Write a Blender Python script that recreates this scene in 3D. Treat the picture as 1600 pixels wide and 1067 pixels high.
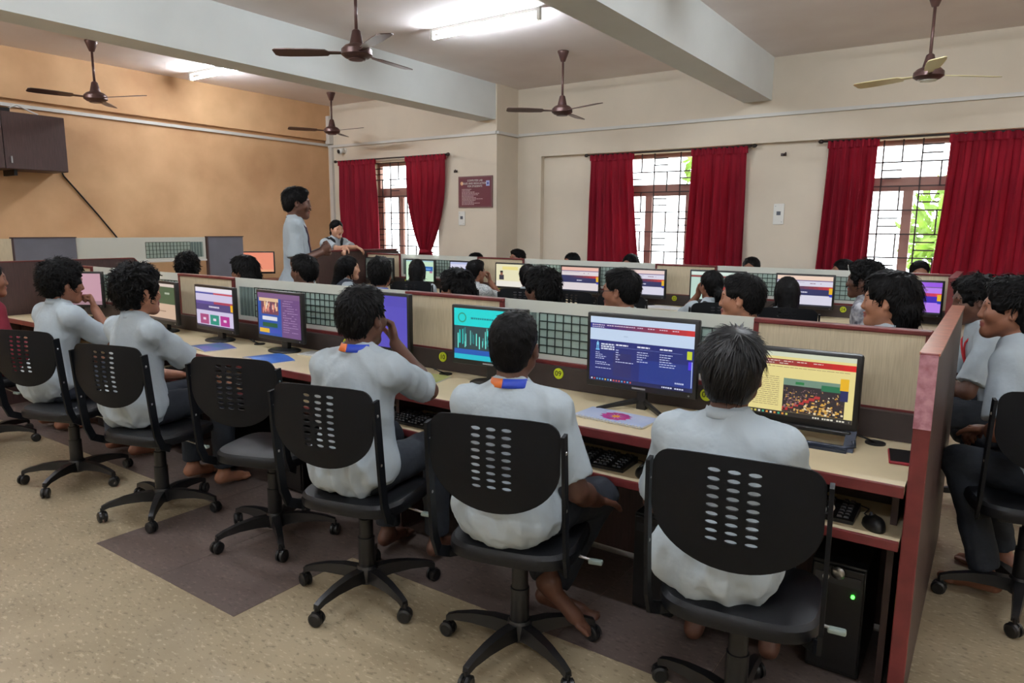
import bpy, bmesh, math, random
import numpy as np
from mathutils import Vector, Matrix
random.seed(7); np.random.seed(7)
sc = bpy.context.scene
for o in list(bpy.data.objects): bpy.data.objects.remove(o)
COL = sc.collection
PI = math.pi
R = math.radians

# ------------------------------------------------------------------ camera
CAM_H, F_PX, YAW, PITCH, ROLL = 1.5, 1090.7, R(-34.6956), R(9.2132), R(-.4453)
cy, sy, cp, sp = math.cos(YAW), math.sin(YAW), math.cos(PITCH), math.sin(PITCH)
fw = Vector((sy*cp, cy*cp, -sp)); rt = Vector((cy, -sy, 0)); dn = fw.cross(rt)
cr, sr = math.cos(ROLL), math.sin(ROLL)
rt2, dn2 = cr*rt+sr*dn, -sr*rt+cr*dn
cam = bpy.data.objects.new('camera', bpy.data.cameras.new('camera')); COL.objects.link(cam)
cam.matrix_world = Matrix(((rt2.x, -dn2.x, -fw.x, 0), (rt2.y, -dn2.y, -fw.y, 0), (rt2.z, -dn2.z, -fw.z, CAM_H), (0, 0, 0, 1)))
cam.data.sensor_width = 36; cam.data.lens = F_PX/1600*36; cam.data.clip_start = .02; cam.data.clip_end = 200
sc.camera = cam
# ------------------------------------------------------------------ world, sun, exposure
W = bpy.data.worlds.new('sky'); sc.world = W; W.use_nodes = True
_bg = W.node_tree.nodes['Background']; _bg.inputs[0].default_value = (.93, .97, 1, 1); _bg.inputs[1].default_value = 6.0
sc.view_settings.view_transform = 'Standard'; sc.view_settings.look = 'None'
sc.view_settings.exposure = 0.42; sc.view_settings.gamma = 1.0; sc.view_settings.use_curve_mapping = False
sc.cycles.use_denoising = True; sc.cycles.max_bounces = 8; sc.cycles.sample_clamp_indirect = 8
sc.cycles.caustics_reflective = False; sc.cycles.caustics_refractive = False
TUBE_STRENGTH = 165.0

# ------------------------------------------------------------------ materials
def lin(c): return tuple(((v/255)/12.92 if v/255 <= .04045 else ((v/255+.055)/1.055)**2.4) for v in c)
MATS = {}
def mat(name, rgb, rough=.6, metal=0, var=0, vscale=8, bump=0, bscale=60, spec=.5, coat=0, emit=0, stretch=None, transl=0, rgb2=None, trans=0):
    """procedural material: noise between two tones, fine bump"""
    if name in MATS: return MATS[name]
    m = bpy.data.materials.new(name); m.use_nodes = True; nt = m.node_tree; N = nt.nodes; L = nt.links
    b = N['Principled BSDF']; b.inputs['Roughness'].default_value = rough; b.inputs['Metallic'].default_value = metal
    b.inputs['Specular IOR Level'].default_value = spec; b.inputs['Coat Weight'].default_value = coat
    if trans: b.inputs['Transmission Weight'].default_value = trans
    c = lin(rgb); b.inputs['Base Color'].default_value = (*c, 1)
    m.diffuse_color = (*c, 1)
    if emit:
        b.inputs['Emission Color'].default_value = (*c, 1); b.inputs['Emission Strength'].default_value = emit
    if var or bump or rgb2:
        tc = N.new('ShaderNodeTexCoord'); mp = N.new('ShaderNodeMapping'); L.new(tc.outputs['Object'], mp.inputs[0])
        if stretch: mp.inputs['Scale'].default_value = stretch
    if var or rgb2:
        nz = N.new('ShaderNodeTexNoise'); nz.inputs['Scale'].default_value = vscale; nz.inputs['Detail'].default_value = 6
        L.new(mp.outputs[0], nz.inputs['Vector'])
        cr_ = N.new('ShaderNodeValToRGB'); L.new(nz.outputs[0], cr_.inputs[0])
        c2 = lin(rgb2) if rgb2 else tuple(v*(1-var) for v in c)
        c1 = c if rgb2 else tuple(min(1, v*(1+var*.5)) for v in c)
        cr_.color_ramp.elements[0].position = .32; cr_.color_ramp.elements[1].position = .68
        cr_.color_ramp.elements[0].color = (*c2, 1); cr_.color_ramp.elements[1].color = (*c1, 1)
        L.new(cr_.outputs[0], b.inputs['Base Color'])
    if bump:
        n2 = N.new('ShaderNodeTexNoise'); n2.inputs['Scale'].default_value = bscale; n2.inputs['Detail'].default_value = 3
        L.new(mp.outputs[0], n2.inputs['Vector'])
        bp = N.new('ShaderNodeBump'); bp.inputs['Strength'].default_value = bump; bp.inputs['Distance'].default_value = .01
        L.new(n2.outputs[0], bp.inputs['Height']); L.new(bp.outputs[0], b.inputs['Normal'])
    if transl:
        tr = N.new('ShaderNodeBsdfTranslucent'); mx = N.new('ShaderNodeMixShader'); mx.inputs[0].default_value = transl
        if var or rgb2: L.new(cr_.outputs[0], tr.inputs[0])
        else: tr.inputs[0].default_value = (*c, 1)
        L.new(b.outputs[0], mx.inputs[1]); L.new(tr.outputs[0], mx.inputs[2])
        L.new(mx.outputs[0], N['Material Output'].inputs[0])
    MATS[name] = m
    return m
def glass_mat(name, rgb, opacity=.12, gloss=.08, rough=.02):
    if name in MATS: return MATS[name]
    m = bpy.data.materials.new(name); m.use_nodes = True; nt = m.node_tree; N = nt.nodes; L = nt.links
    N.remove(N['Principled BSDF'])
    t = N.new('ShaderNodeBsdfTransparent'); t.inputs[0].default_value = (*lin(rgb), 1)
    g = N.new('ShaderNodeBsdfGlossy'); g.inputs['Roughness'].default_value = rough
    d = N.new('ShaderNodeBsdfDiffuse'); d.inputs[0].default_value = (*lin(rgb), 1)
    m1 = N.new('ShaderNodeMixShader'); m1.inputs[0].default_value = gloss; L.new(t.outputs[0], m1.inputs[1]); L.new(g.outputs[0], m1.inputs[2])
    m2 = N.new('ShaderNodeMixShader'); m2.inputs[0].default_value = opacity; L.new(m1.outputs[0], m2.inputs[1]); L.new(d.outputs[0], m2.inputs[2])
    L.new(m2.outputs[0], N['Material Output'].inputs[0]); MATS[name] = m
    return m
def screen_mat():
    if 'screen' in MATS: return MATS['screen']
    m = bpy.data.materials.new('lit_screen'); m.use_nodes = True; N = m.node_tree.nodes; L = m.node_tree.links
    b = N['Principled BSDF']; a = N.new('ShaderNodeAttribute'); a.attribute_name = 'Col'
    b.inputs['Base Color'].default_value = (.02, .02, .02, 1); b.inputs['Roughness'].default_value = .35
    L.new(a.outputs['Color'], b.inputs['Emission Color']); b.inputs['Emission Strength'].default_value = .62
    MATS['screen'] = m; return m
def floor_mat(name, base, dark, fleck):
    m = bpy.data.materials.new(name); m.use_nodes = True; N = m.node_tree.nodes; L = m.node_tree.links; b = N['Principled BSDF']
    tc = N.new('ShaderNodeTexCoord')
    n1 = N.new('ShaderNodeTexNoise'); n1.inputs['Scale'].default_value = 2.2; n1.inputs['Detail'].default_value = 5; L.new(tc.outputs['Object'], n1.inputs[0])
    r1 = N.new('ShaderNodeValToRGB'); r1.color_ramp.elements[0].color = (*lin(dark), 1); r1.color_ramp.elements[1].color = (*lin(base), 1)
    r1.color_ramp.elements[0].position = .25; r1.color_ramp.elements[1].position = .62; L.new(n1.outputs[0], r1.inputs[0])
    mp = N.new('ShaderNodeMapping'); mp.inputs['Scale'].default_value = (1, 2.2, 1); mp.inputs['Rotation'].default_value = (0, 0, .5); L.new(tc.outputs['Object'], mp.inputs[0])
    n2 = N.new('ShaderNodeTexNoise'); n2.inputs['Scale'].default_value = 32; n2.inputs['Detail'].default_value = 2; L.new(mp.outputs[0], n2.inputs[0])
    r2 = N.new('ShaderNodeValToRGB'); r2.color_ramp.elements[0].position = .60; r2.color_ramp.elements[1].position = .66; L.new(n2.outputs[0], r2.inputs[0])
    r3 = N.new('ShaderNodeValToRGB'); r3.color_ramp.elements[0].position = .33; r3.color_ramp.elements[1].position = .39; L.new(n2.outputs[0], r3.inputs[0])
    mx = N.new('ShaderNodeMixRGB'); L.new(r2.outputs[0], mx.inputs[0]); L.new(r1.outputs[0], mx.inputs[1]); mx.inputs[2].default_value = (*lin(fleck), 1)
    mx2 = N.new('ShaderNodeMixRGB'); mx2.inputs[1].default_value = (*[v*.55 for v in lin(dark)], 1)
    L.new(r3.outputs[0], mx2.inputs[0]); L.new(mx.outputs[0], mx2.inputs[2])
    mx3 = N.new('ShaderNodeMixRGB'); mx3.inputs[0].default_value = .55; L.new(r1.outputs[0], mx3.inputs[1]); L.new(mx2.outputs[0], mx3.inputs[2])
    L.new(mx3.outputs[0], b.inputs['Base Color']); b.inputs['Roughness'].default_value = .38
    return m

# ------------------------------------------------------------------ object helpers
def link(name, me, m=None, parent=None, smooth=False):
    o = bpy.data.objects.new(name, me); COL.objects.link(o)
    if m is not None and not me.materials: me.materials.append(m)
    if parent: o.parent = parent
    if smooth: me.polygons.foreach_set('use_smooth', [True]*len(me.polygons))
    return o
def tag(o, label, cat, group=None):
    o['label'] = label; o['category'] = cat
    if group: o['group'] = group
    return o
def thing(name, label, cat, loc=(0, 0, 0), rotz=0, group=None):
    o = bpy.data.objects.new(name, None); COL.objects.link(o); o.empty_display_size = .1
    o.location = loc; o.rotation_euler = (0, 0, rotz)
    return tag(o, label, cat, group)
class MB:
    def __init__(s): s.v = []; s.f = []
    def add(s, vs, fs):
        n = len(s.v); s.v += [tuple(v) for v in vs]; s.f += [tuple(i+n for i in f) for f in fs]; return s
    def box(s, x0, x1, y0, y1, z0, z1):
        return s.add([(x0, y0, z0), (x1, y0, z0), (x1, y1, z0), (x0, y1, z0), (x0, y0, z1), (x1, y0, z1), (x1, y1, z1), (x0, y1, z1)],
                     [(0, 3, 2, 1), (4, 5, 6, 7), (0, 1, 5, 4), (1, 2, 6, 5), (2, 3, 7, 6), (3, 0, 4, 7)])
    def bbox(s, x0, x1, y0, y1, z0, z1, r=.004):
        """box with chamfered vertical and horizontal edges"""
        bm = bmesh.new(); bmesh.ops.create_cube(bm, size=1)
        for v in bm.verts: v.co = Vector(((x0+x1)/2+v.co.x*(x1-x0), (y0+y1)/2+v.co.y*(y1-y0), (z0+z1)/2+v.co.z*(z1-z0)))
        bmesh.ops.bevel(bm, geom=bm.edges[:], offset=r, segments=2, affect='EDGES', profile=.5)
        bm.verts.index_update(); s.add([v.co for v in bm.verts], [[v.index for v in f.verts] for f in bm.faces]); bm.free(); return s
    def prism(s, pts, axis, a, b):
        """extrude polygon; axis 'x','y','z'"""
        n = len(pts)
        def P(p, t): return {'x': (t, p[0], p[1]), 'y': (p[0], t, p[1]), 'z': (p[0], p[1], t)}[axis]
        vs = [P(p, a) for p in pts]+[P(p, b) for p in pts]
        fs = [tuple(range(n))[::-1], tuple(range(n, 2*n))]+[(i, (i+1) % n, n+(i+1) % n, n+i) for i in range(n)]
        return s.add(vs, fs)
    def tube(s, pts, r, n=8, cap=True):
        pts = [Vector(p) for p in pts]; rs = r if isinstance(r, (list, tuple)) else [r]*len(pts)
        rings = []; up = None
        for i, p in enumerate(pts):
            d = (pts[min(i+1, len(pts)-1)]-pts[max(i-1, 0)]).normalized()
            if up is None: up = d.orthogonal().normalized()
            up = (up-d*up.dot(d)).normalized() if (up-d*up.dot(d)).length > 1e-6 else d.orthogonal().normalized()
            q = d.cross(up)
            rings.append([p+rs[i]*(math.cos(2*PI*k/n)*up+math.sin(2*PI*k/n)*q) for k in range(n)])
        vs = [v for rg in rings for v in rg]
        fs = [(i*n+k, i*n+(k+1) % n, (i+1)*n+(k+1) % n, (i+1)*n+k) for i in range(len(pts)-1) for k in range(n)]
        if cap: fs += [tuple(range(n))[::-1], tuple(range((len(pts)-1)*n, len(pts)*n))]
        return s.add(vs, fs)
    def lathe(s, prof, c=(0, 0, 0), n=20, axis='z'):
        """profile [(r, h)] around an axis through c"""
        vs = []
        for r, hh in prof:
            for k in range(n):
                a = 2*PI*k/n; x, y, z = r*math.cos(a), r*math.sin(a), hh
                p = {'z': (x, y, z), 'x': (z, x, y), 'y': (x, z, y)}[axis]
                vs.append((c[0]+p[0], c[1]+p[1], c[2]+p[2]))
        m = len(prof)
        fs = [(i*n+k, i*n+(k+1) % n, (i+1)*n+(k+1) % n, (i+1)*n+k) for i in range(m-1) for k in range(n)]
        fs += [tuple(range(n))[::-1], tuple(range((m-1)*n, m*n))]
        return s.add(vs, fs)
    def mesh(s, name='m'):
        me = bpy.data.meshes.new(name); me.from_pydata(s.v, [], s.f); me.update()
        bm = bmesh.new(); bm.from_mesh(me); bmesh.ops.recalc_face_normals(bm, faces=bm.faces); bm.to_mesh(me); bm.free()
        return me
    def build(s, name, m, parent=None, smooth=False): return link(name, s.mesh(name), m, parent, smooth)
def struct(o): o['kind'] = 'structure'; return o
def smooth_by_angle(o, ang=40):
    me = o.data; me.polygons.foreach_set('use_smooth', [True]*len(me.polygons))
    bm = bmesh.new(); bm.from_mesh(me)
    for e in bm.edges:
        e.smooth = not (len(e.link_faces) == 2 and e.calc_face_angle(0) > R(ang))
    bm.to_mesh(me); bm.free(); return o
_TXT = {}
def text_mesh(txt, size, align='CENTER', extrude=.0004):
    key = (txt, size, align)
    if key in _TXT: return _TXT[key]
    cu = bpy.data.curves.new('t', 'FONT'); cu.body = txt; cu.size = size; cu.align_x = align; cu.align_y = 'CENTER'; cu.extrude = extrude; cu.resolution_u = 3
    o = bpy.data.objects.new('t', cu); COL.objects.link(o)
    dg = bpy.context.evaluated_depsgraph_get(); me = bpy.data.meshes.new_from_object(o.evaluated_get(dg))
    bpy.data.objects.remove(o); _TXT[key] = me; return me
def text(name, txt, size, m, parent, loc, align='CENTER', rot=(PI/2, 0, 0)):
    o = link(name, text_mesh(txt, size, align), m, parent); o.location = loc; o.rotation_euler = rot; return o

# common palette
M_LAM = mat('cream_laminate', (216, 201, 172), .45, var=.10, vscale=5, stretch=(60, 60, 2.2), rgb2=(196, 180, 150))
M_TOP = mat('cream_desk_top', (226, 208, 172), .4, var=.05, vscale=6)
M_DARK = mat('dark_brown_skirt', (62, 52, 50), .5, var=.2, vscale=10)
M_RED = mat('maroon_edge', (112, 44, 44), .38, var=.25, vscale=14)
M_BROWN = mat('dark_wenge', (74, 54, 52), .45, var=.25, vscale=5, stretch=(20, 20, 1.5))
M_BLK = mat('black_plastic', (22, 22, 24), .38, var=.2, vscale=20)
M_BLKM = mat('black_chair_plastic', (15, 17, 21), .5, bump=.06, bscale=500, spec=.16)
M_VINYL = mat('black_vinyl', (17, 18, 22), .45, bump=.06, bscale=300, spec=.3)
M_CHROME = mat('worn_metal', (170, 170, 170), .3, metal=1)
M_PVC = mat('white_conduit', (214, 210, 204), .45)
M_YEL = mat('yellow_green_disc', (205, 220, 40), .5)
M_INK = mat('black_ink', (20, 22, 16), .6)
M_WHITE = mat('white_plastic', (232, 230, 224), .5)
# ================================================================== the room
XL, XR, YB, YW, YWL, ZC = -8.9, 4.6, -3.2, 8.2, 7.7, 3.36
M_WALL = mat('beige_wall_paint', (224, 211, 192), .75, var=.08, vscale=1.3, bump=.05, bscale=40)
M_ORG = mat('orange_wall_paint', (232, 188, 142), .75, vscale=1.2, rgb2=(198, 152, 110), bump=.08, bscale=25)
M_CEIL = mat('ceiling_paint', (247, 238, 235), .8, vscale=1.1, rgb2=(236, 224, 221))
M_BEAM = mat('pale_blue_beam_paint', (230, 234, 233), .75, var=.06, vscale=1.5)
fl = struct(MB().box(XL-.2, XR+.2, YB-.2, YW+.3, -.12, 0).build('floor', floor_mat('speckled_vinyl', (180, 164, 136), (150, 135, 109), (208, 195, 168))))
M_DV = floor_mat('dark_floor_tone', (112, 98, 92), (92, 80, 76), (130, 116, 108))  # darker floor tone, for thin slabs under and before the near desk row
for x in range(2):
    MB().box(-3.41+.55*x+.001, -2.86+.55*x-.001, 1.45, 2.06, 0, .0015).build('dark_floor_slab', M_DV, fl)
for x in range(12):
    MB().box(-6.72+.55*x+.001, -6.17+.55*x-.001, 2.061, 2.8, 0, .0015).build('dark_floor_slab', M_DV, fl)
struct(MB().box(XL-.2, XR+.2, YB-.2, YW+.3, ZC, ZC+.15).build('ceiling', M_CEIL))
wl = MB().box(XL-.2, XL, YB-.2, YW+.3, 0, ZC)
struct(wl.build('wall_left', M_ORG))
struct(MB().box(XL, XL+.06, YB, YWL, 2.83, ZC).build('trim_1', M_ORG))
struct(MB().box(XR, XR+.2, YB-.2, YW+.3, 0, ZC).build('wall_right', M_WALL))
struct(MB().box(XL-.2, XR+.2, YB-.2, YB, 0, ZC).build('wall_back', M_WALL))
# window wall: left bay stands 0.5 m proud of the other bays, the bays under the lintel are recessed
W1 = (-7.95, -6.62, .95, 2.46); W2 = (-4.32, -2.62, .95, 2.43); W3 = (-1.45, .32, .95, 2.43)
m = MB()
m.box(XL, W1[0], YWL, YWL+.2, 0, ZC).box(W1[1], -5.6, YWL, YWL+.2, 0, ZC).box(W1[0], W1[1], YWL, YWL+.2, 0, W1[2]).box(W1[0], W1[1], YWL, YWL+.2, W1[3], ZC)
m.box(-5.8, -5.6, YWL+.2, YW+.3, 0, ZC)
YR = YW+.08
m.box(-5.6, XR, YW, YW+.3, 2.46, ZC).box(-5.6, -5.22, YW, YW+.3, 0, 2.46)
m.box(-5.22, W2[0], YR, YW+.3, 0, 2.46).box(W2[1], W3[0], YR, YW+.3, 0, 2.46).box(W3[1], XR, YR, YW+.3, 0, 2.46)
for w in (W2, W3): m.box(w[0], w[1], YR, YW+.3, 0, w[2]).box(w[0], w[1], YR, YW+.3, w[3], 2.46)
struct(m.build('wall_window', M_WALL))
for i, (a, b, yend) in enumerate(((-5.93, -5.62, YW), (-2.53, -2.225, YW), (1.05, 1.36, YW))):
    struct(MB().box(a, b, YB, yend, 2.91, ZC).build('trim_%d' % (i+2), M_BEAM))
# conduits
def conduit(n, a, b, r=.014):
    lo = [min(a[i], b[i])-(r if a[i] == b[i] else 0) for i in range(3)]; hi = [max(a[i], b[i])+(r if a[i] == b[i] else 0) for i in range(3)]
    struct(MB().box(lo[0], hi[0], lo[1], hi[1], lo[2], hi[2]).build('trim_%d' % n, M_PVC))
conduit(6, (XL+.014, YB+.1, 2.765), (XL+.014, YWL-.03, 2.765), .018)
conduit(7, (XL+.03, YWL-.014, 2.745), (-5.6, YWL-.014, 2.745), .018)
conduit(8, (-5.586, YWL, 2.745), (-5.586, YW-.03, 2.745), .018)
conduit(9, (-5.57, YW-.014, 2.755), (XR, YW-.014, 2.755), .018)
conduit(10, (XL+.1, YWL-.014, 0), (XL+.1, YWL-.014, 2.73), .03)
conduit(11, (XL+.085, YWL-.04, 2.78), (XL+.085, YWL-.04, 3.2), .045)
struct(MB().tube([(.2, YW-.045, 2.76), (XR-.2, YW-.045, 2.79)], .016).build('trim_12', M_PVC, smooth=True))
# ---------------- windows
M_WF = mat('brown_window_frame', (176, 132, 120), .5, var=.1, vscale=6)
M_GRL = mat('grille_iron', (74, 56, 54), .6)
M_GLS = glass_mat('window_glass', (250, 252, 252), .02, .06)
def window(n, x0, x1, z0, z1, y):
    w = struct(thing('window_%d' % n, '', '', (0, 0, 0)))
    del w['label'], w['category']
    yo = y+.14; t = .05
    zt = z1-.42
    f = MB().box(x0, x1, yo, yo+.06, z0, z0+t).box(x0, x1, yo, yo+.06, z1-t, z1).box(x0, x0+t, yo, yo+.06, z0+t, z1-t).box(x1-t, x1, yo, yo+.06, z0+t, z1-t)
    f.build('window_frame', M_WF, w)
    MB().box(x0+t, x1-t, yo, yo+.06, zt-.045, zt+.045).build('transom', M_WF, w)
    k = 3; cw = (x1-x0-2*t)/k
    for i in range(k):
        a = x0+t+cw*i; b = a+cw
        s = MB().box(a, a+.045, yo+.01, yo+.05, z0+t, zt-.045).box(b-.045, b, yo+.01, yo+.05, z0+t, zt-.045).box(a+.045, b-.045, yo+.01, yo+.05, z0+t, z0+t+.05).box(a+.045, b-.045, yo+.01, yo+.05, zt-.095, zt-.045).build('sash', M_WF, w)
        MB().box(a+.045, b-.045, yo+.028, yo+.032, z0+t+.05, zt-.095).build('pane', M_GLS, s)
    MB().box(x0+t, x1-t, yo+.028, yo+.032, zt+.045, z1-t).build('pane', M_GLS, w)
    # iron grille on the room side of the sashes
    yg = y+.07; nv = int(round((x1-x0)/.17)); xs = [x0+(x1-x0)*i/nv for i in range(nv+1)]
    def bar(ax, bx, az, bz): MB().box(ax-.007, bx+.007, yg-.006, yg+.006, az-.007, bz+.007).build('grille_bar', M_GRL, w)
    hz = [z0+.03+i*.245 for i in range(int((z1-z0)/.245)+1)]
    for i, xx in enumerate(xs):
        if i % 2 == 0: bar(xx, xx, z0, z1)
        else:
            for j in range(len(hz)-1):
                if (j+i//2) % 2 == 0: bar(xx, xx, hz[j], hz[j+1])
    for zz in hz: bar(x0, x1, zz, zz)
    for j in range(len(hz)-1):
        for i in range(0, nv-1, 2):
            if (j+i//2) % 2 == 1:
                for q in (1, 2): bar(xs[i], xs[i+1], hz[j]+.245*q/3, hz[j]+.245*q/3)
    return w
window(1, *W1, YWL); window(2, *W2, YR); window(3, *W3, YR)
# ---------------- outside
struct(MB().box(-25, 20, YW+.3, 40, -1.2, -1.1).build('ground', mat('dry_ground', (176, 174, 156), .9, var=.3, vscale=2)))
M_LEAF = mat('leaf_green', (130, 165, 60), .6, var=.5, vscale=3, transl=.4); M_BARK = mat('bark', (150, 100, 80), .8, var=.4, vscale=6)
def tree(label, loc, h, rx, n, lean=0):
    t = thing('garden_tree', label, 'tree', loc, 0, 'trees outside the windows')
    MB().tube([(0, 0, -.05), (lean*.3, 0, h*.35), (lean, 0, h*.8)], [.11, .09, .04]).build('trunk', M_BARK, t, True)
    m = MB(); rg = random.Random(int(loc[0]*10)+5)
    for i in range(n):
        a, b, c = rg.gauss(0, 1), rg.gauss(0, 1), rg.gauss(0, 1); l = math.sqrt(a*a+b*b+c*c); q = rg.random()**.4
        p = Vector((lean+a/l*rx*q, b/l*rx*q, h*.8+c/l*rx*.8*q)); d = Vector((rg.gauss(0, 1), rg.gauss(0, 1), rg.gauss(0, 1))).normalized(); e = d.orthogonal().normalized()
        s = .09+.07*rg.random()
        m.add([p-d*s, p+e*s*.4, p+d*s, p-e*s*.4], [(0, 1, 2, 3)])
    fo = link('foliage', m.mesh('foliage'), M_LEAF, t); fo['kind'] = 'stuff'
tree('leafy tree outside the window with the widest curtain', (-.1, 12.6, -1.1), 3.2, 1.3, 1500)
tree('leaning tree outside the middle window', (-4.9, 12.4, -1.1), 4.6, 1.2, 900, 1.3)

# ---------------- tube lights
M_TUBE = mat('lit_tube', (236, 246, 255), .4, emit=TUBE_STRENGTH)
def tube_light(label, x, y, group='ceiling tube lights'):
    t = thing('tube_light', label, 'light', (x, y, ZC), 0, group)
    MB().box(-.6, .6, -.016, .016, -.03, -.001).build('batten', M_WHITE, t)
    MB().tube([(-.585, 0, -.085), (.585, 0, -.085)], .013, 10).build('tube', M_TUBE, t, True)
    for s in (-1, 1): MB().box(s*.6-.015, s*.6+.015, -.018, .018, -.1, -.001).build('lamp_holder', M_WHITE, t)
tube_light('lit tube light on the ceiling between the two pale beams', -4.03, 5.32)
tube_light('lit tube light beyond the long beam, near the orange wall', -7.77, 5.12)
for x in (-7.5, -4.03, -.6, 2.9):
    for y in (5.32, 1.6, -1.4):
        if not (y > 5 and x < -2): tube_light('lit tube light of the ceiling rows that light the near desks', x, y)
# ---------------- ceiling fans
M_FAN = mat('brown_fan_metal', (92, 66, 62), .35, metal=.4, var=.1); M_CRM = mat('cream_fan_blade', (222, 208, 160), .45)
def fan(label, x, y, zm, rot, bm_=None, L=.5):
    t = thing('ceiling_fan', label, 'fan', (x, y, ZC), R(rot), 'brown ceiling fans')
    d = ZC-zm
    MB().lathe([(.005, -.11), (.025, -.105), (.06, -.012), (.062, 0)], n=20).build('canopy', M_FAN, t, True)
    MB().tube([(0, 0, -.08), (0, 0, -d+.08)], .012, 10).build('down_rod', M_FAN, t, True)
    smooth_by_angle(MB().lathe([(.018, -d+.16), (.03, -d+.15), (.05, -d+.06), (.085, -d+.045), (.11, -d+.02), (.112, -d-.015), (.085, -d-.035), (.06, -d-.042), (.01, -d-.045)], n=28).build('motor', M_FAN, t))
    MB().lathe([(.045, -d-.043), (.062, -d-.0425), (.06, -d-.049), (.045, -d-.05)], n=24).build('ring', M_WHITE if bm_ else M_FAN, t, True)
    for k in range(3):
        b = MB()
        # blade: bracket and twisted plate
        pr = [(.10, .018), (.2, .022), (.22, .05), (.35, .062), (.5, .066), (.58, .06), (.6, .04)]
        vs = []
        for rr, hw in pr:
            tw = R(10)
            for s, zz in ((-1, .003), (1, .003), (1, -.003), (-1, -.003)): vs.append((rr, s*hw*math.cos(tw), s*hw*math.sin(tw)+zz))
        fs = [(i*4+k2, i*4+(k2+1) % 4, i*4+4+(k2+1) % 4, i*4+4+k2) for i in range(len(pr)-1) for k2 in range(4)]+[(0, 1, 2, 3), tuple(range(len(vs)-4, len(vs)))[::-1]]
        o = b.add(vs, fs).build('blade', bm_ or M_FAN, t); o.location = (0, 0, -d); o.rotation_euler = (0, 0, k*2*PI/3)
fan('brown ceiling fan in front of the orange wall', -7.85, 3.73, 2.80, 20)
fan('brown ceiling fan hanging beside the long pale beam', -3.97, 3.73, 2.745, 95)
fan('brown ceiling fan above the middle window wall bay', -4.02, 6.72, 2.75, -20)
fan('ceiling fan with cream blades near the right hand windows', -.61, 6.72, 2.74, 40, M_CRM)
fan('brown ceiling fan in the corner by the camera', -7.94, 6.95, 2.84, 0)
# ---------------- curtains
M_CUR = mat('maroon_curtain', (172, 26, 54), .8, var=.25, vscale=7, stretch=(3, 3, .3), bump=.1, bscale=120, transl=.4)
M_ROD = mat('dark_rod', (58, 48, 46), .4, metal=.5)
def curtain(label, y, tx, bx, z0, z1, folds=7, tie=None, mid=None):
    """tx, bx: (left, right) at the top and the bottom; tie: (z, left, right)"""
    nu, nz = folds*10, 30; vs = []
    for j in range(nz+1):
        t = j/nz; z = z1+(z0-z1)*t
        if tie:
            tt = (z1-tie[0])/(z1-z0)
            if t < tt: u = (t/tt)**2.2; a = tx[0]+(tie[1]-tx[0])*u; b = tx[1]+(tie[2]-tx[1])*u
            else: u = ((t-tt)/(1-tt))**.6; a = tie[1]+(bx[0]-tie[1])*u; b = tie[2]+(bx[1]-tie[2])*u
        else:
            u = t**1.4; a = tx[0]+(bx[0]-tx[0])*u; b = tx[1]+(bx[1]-tx[1])*u
        amp = .012+.03*min(1, t*3)*min(1, (b-a)/.5+.3)
        for i in range(nu+1):
            s = i/nu
            ph = s*folds*2*PI+.5*math.sin(3*t+s*4)
            vs.append((a+(b-a)*(s+.012*math.sin(ph*2)), y-amp*math.sin(ph)-.35*amp*math.sin(ph*.5+1.3+2*t), z+.006*math.sin(ph)*(1 if j in (0, nz) else 0)))
    n = len(vs); vs += [(v[0], v[1]+.003, v[2]) for v in vs]
    fs = []
    for j in range(nz):
        for i in range(nu):
            q = j*(nu+1)+i; fs += [(q, q+1, q+nu+2, q+nu+1), (n+q, n+q+nu+1, n+q+nu+2, n+q+1)]
    t = thing('curtain', label, 'curtain', (0, 0, 0), 0, 'maroon curtains')
    link('drape', MB().add(vs, fs).mesh('drape'), M_CUR, t, True)
    hb = []
    for i in range(nu+1):
        s = i/nu; hb.append((tx[0]-.01+(tx[1]-tx[0]+.02)*s, y-.016-.014*math.sin(s*folds*2*PI*1.5)))
    MB().add([(x, yy, z1+.025) for x, yy in hb]+[(x, yy, z1-.05) for x, yy in hb]+[(x, y+.014, z1+.025) for x, yy in hb]+[(x, y+.014, z1-.05) for x, yy in hb],
             [f for i in range(nu) for f in ((i, nu+1+i, nu+2+i, i+1), (2*nu+2+i, 2*nu+3+i, 3*nu+4+i, 3*nu+3+i), (i, i+1, 2*nu+3+i, 2*nu+2+i))]).build('heading', M_CUR, t, True)
    if tie: MB().lathe([(.02, -.03), ((tie[2]-tie[1])*.55, -.02), ((tie[2]-tie[1])*.55, .02), (.02, .03)], ((tie[1]+tie[2])/2, y, tie[0]), 16).build('tie_band', M_CUR, t, True)
def rod(label, x0, x1, y, z):
    t = thing('curtain_rod', label, 'rod', (x0, y, z), 0, 'dark curtain rods')
    MB().tube([(0, 0, 0), (x1-x0, 0, 0)], .011, 10).build('pole', M_ROD, t, True)
    for x in (-.02, x1-x0+.02): MB().lathe([(.004, -.03), (.02, -.015), (.022, 0), (.02, .015), (.004, .03)], (x, 0, 0), 12, 'x').build('finial', M_ROD, t, True)
    for x in (.06, x1-x0-.06): MB().box(x-.01, x+.01, 0, .1, -.012, .012).build('bracket', M_ROD, t)
yl, yr = YWL-.09, YR-.09
rod('dark curtain rod over the window beside the corner', -8.62, -6.38, yl, 2.5)
rod('dark curtain rod over the middle window', -4.5, -2.4, yr, 2.435)
rod('dark curtain rod over the window farthest from the corner', -1.66, .75, yr, 2.435)
curtain('maroon curtain hanging straight beside the room corner', yl, (-8.56, -7.78), (-8.5, -7.72), .78, 2.48, 7)
curtain('maroon curtain gathered and tied beside the rules board', yl, (-7.15, -6.42), (-7.02, -6.6), .78, 2.48, 7, (1.16, -6.88, -6.72))
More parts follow.
